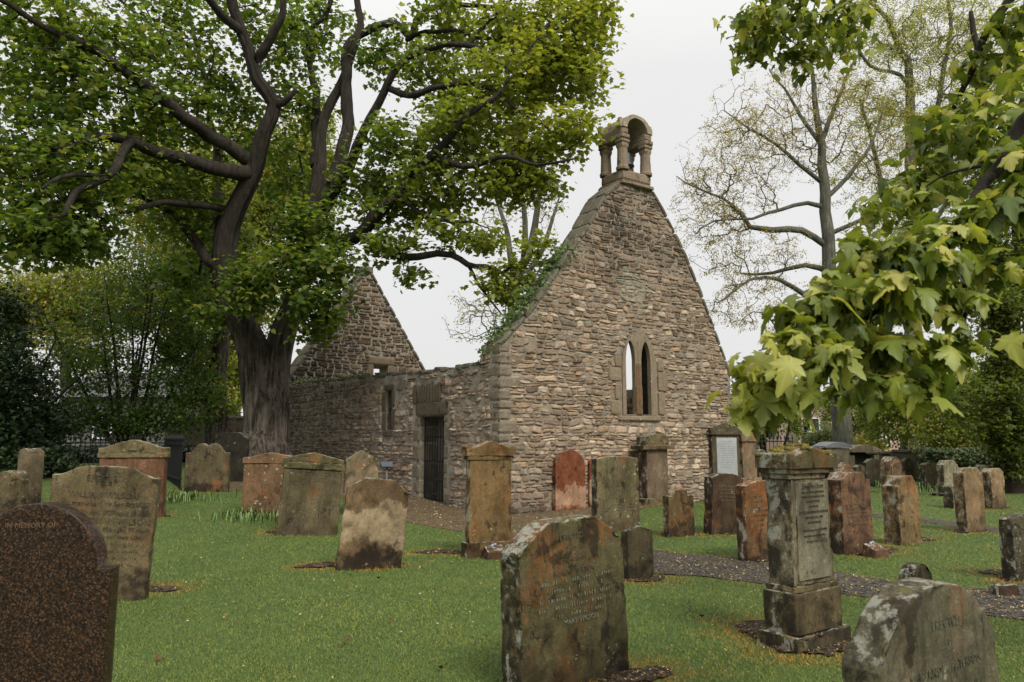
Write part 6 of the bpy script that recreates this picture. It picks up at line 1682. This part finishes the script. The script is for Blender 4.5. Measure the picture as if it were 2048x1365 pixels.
# iron railings
def railings(label, x0, x1, Y0, Y1, ytop, group='iron railings round the graves', sp=.13):
    a, b = at(x0, 880, Y0), at(x1, 880, Y1); a.z = b.z = 0
    L = (b - a).length; yaw = math.atan2(b.y - a.y, b.x - a.x)
    zb = float(gz((a.x + b.x) / 2, (a.y + b.y) / 2)); H = at((x0 + x1) / 2, ytop, (Y0 + Y1) / 2).z - zb
    o = tag(empty('iron_railings', (a.x, a.y, zb), (0, 0, yaw)), label, 'railings', group)
    mb = MB(); n = int(L / sp)
    for i in range(n + 1):
        x = L * i / n
        mb.tube([(x, 0, -.1), (x, 0, H - .14)], .012, 5)
        mb.lathe([(.012, 0), (.03, .03), (.034, .06), (.015, .11), (.003, .15)], (x, 0, H - .15), 6)
    mb.build('bars', IRON, o)
    mb = MB()
    for z in (.15, H - .22): mb.box((0, -.02, z - .02), (L, .02, z + .02))
    mb.build('rail', IRON, o)
    for i in range(int(L / 2.2) + 1):
        x = min(L, i * 2.2)
        MB().tube([(x, .02, -.1), (x, .02, H + .02)], .026, 8).build('post', IRON, o)
railings('long black iron railings with spear heads before the many stemmed tree', 112, 330, 20.5, 20.5, 870)
railings('short run of black railings turning in beside the scroll topped stone', 330, 366, 20.5, 17.6, 870, sp=.11)
railings('black iron railings beside the panelled monument', 1508, 1585, 27.5, 27.5, 871)
# pale building beyond the railings on the left
pb = at(122, 880, 36); pb.z = .6
hut = tag(empty('pale_building', pb), 'pale rendered low building half hidden by the many stemmed tree', 'building')
PALE = flat_mat('pale_render', (.12, .12, .115), .9, .4, 3)
w5 = (330 - 122) / F * 36
h5 = at(220, 795, 36).z - .6
MB().box((0, 0, -.2), (w5, 5, h5)).build('wall', PALE, hut)
MB().add([(-.2, -.3, h5 + .003), (w5 + .2, -.3, h5 + .003), (w5 + .2, 5.3, h5 + .003), (-.2, 5.3, h5 + .003), (-.2, 2.5, h5 + 1.4), (w5 + .2, 2.5, h5 + 1.4)], [(3, 2, 1, 0), (0, 1, 5, 4), (2, 3, 4, 5), (1, 2, 5), (3, 0, 4)]).build('roof', SLATE, hut)
f = MB().box((w5 * .3, -.06, 1.0), (w5 * .3 + .9, -.003, 2.0)).build('window', WHITE, hut)
MB().box((w5 * .3 + .08, -.075, 1.08), (w5 * .3 + .82, -.061, 1.92)).build('pane', GLASS, f)
boxy('door', w5 * .62, w5 * .62 + .9, 0, 2.0, -.05, -.003, None, flat_mat('grey_door', (.12, .12, .12)), hut)

# a few curled brown leaves on the lawn
proto = None
for px, py, rz in ((316, 1326, .4), (884, 1345, 2.1), (786, 1248, 1.2), (757, 1162, 3.0), (1120, 1345, 4.4), (690, 1290, 5.2), (1404, 1240, 2.6)):
    p = ground(px, py); p.z += .022
    if proto is None:
        o = proto = leaves('fallen_leaf', np.zeros((1, 3)), np.array([[0, 1., .1]]), np.array([[0, .1, 1.]]), np.array([.05]), MAPLE, flat_mat('dead_leaf', (.10, .05, .02), .8, .4, 40), None, Vector((0, 0, 0)), np.array([[.16, .07, .025]]), -.4, -.5)
    else: o = proto.copy(); COL.objects.link(o)
    o.location = p; o.rotation_euler = (.15, .1, rz)
    tag(o, 'curled dry brown leaf lying on the mown lawn', 'leaf', 'fallen brown leaves on the lawn')
grass(); petals(); pebbles()
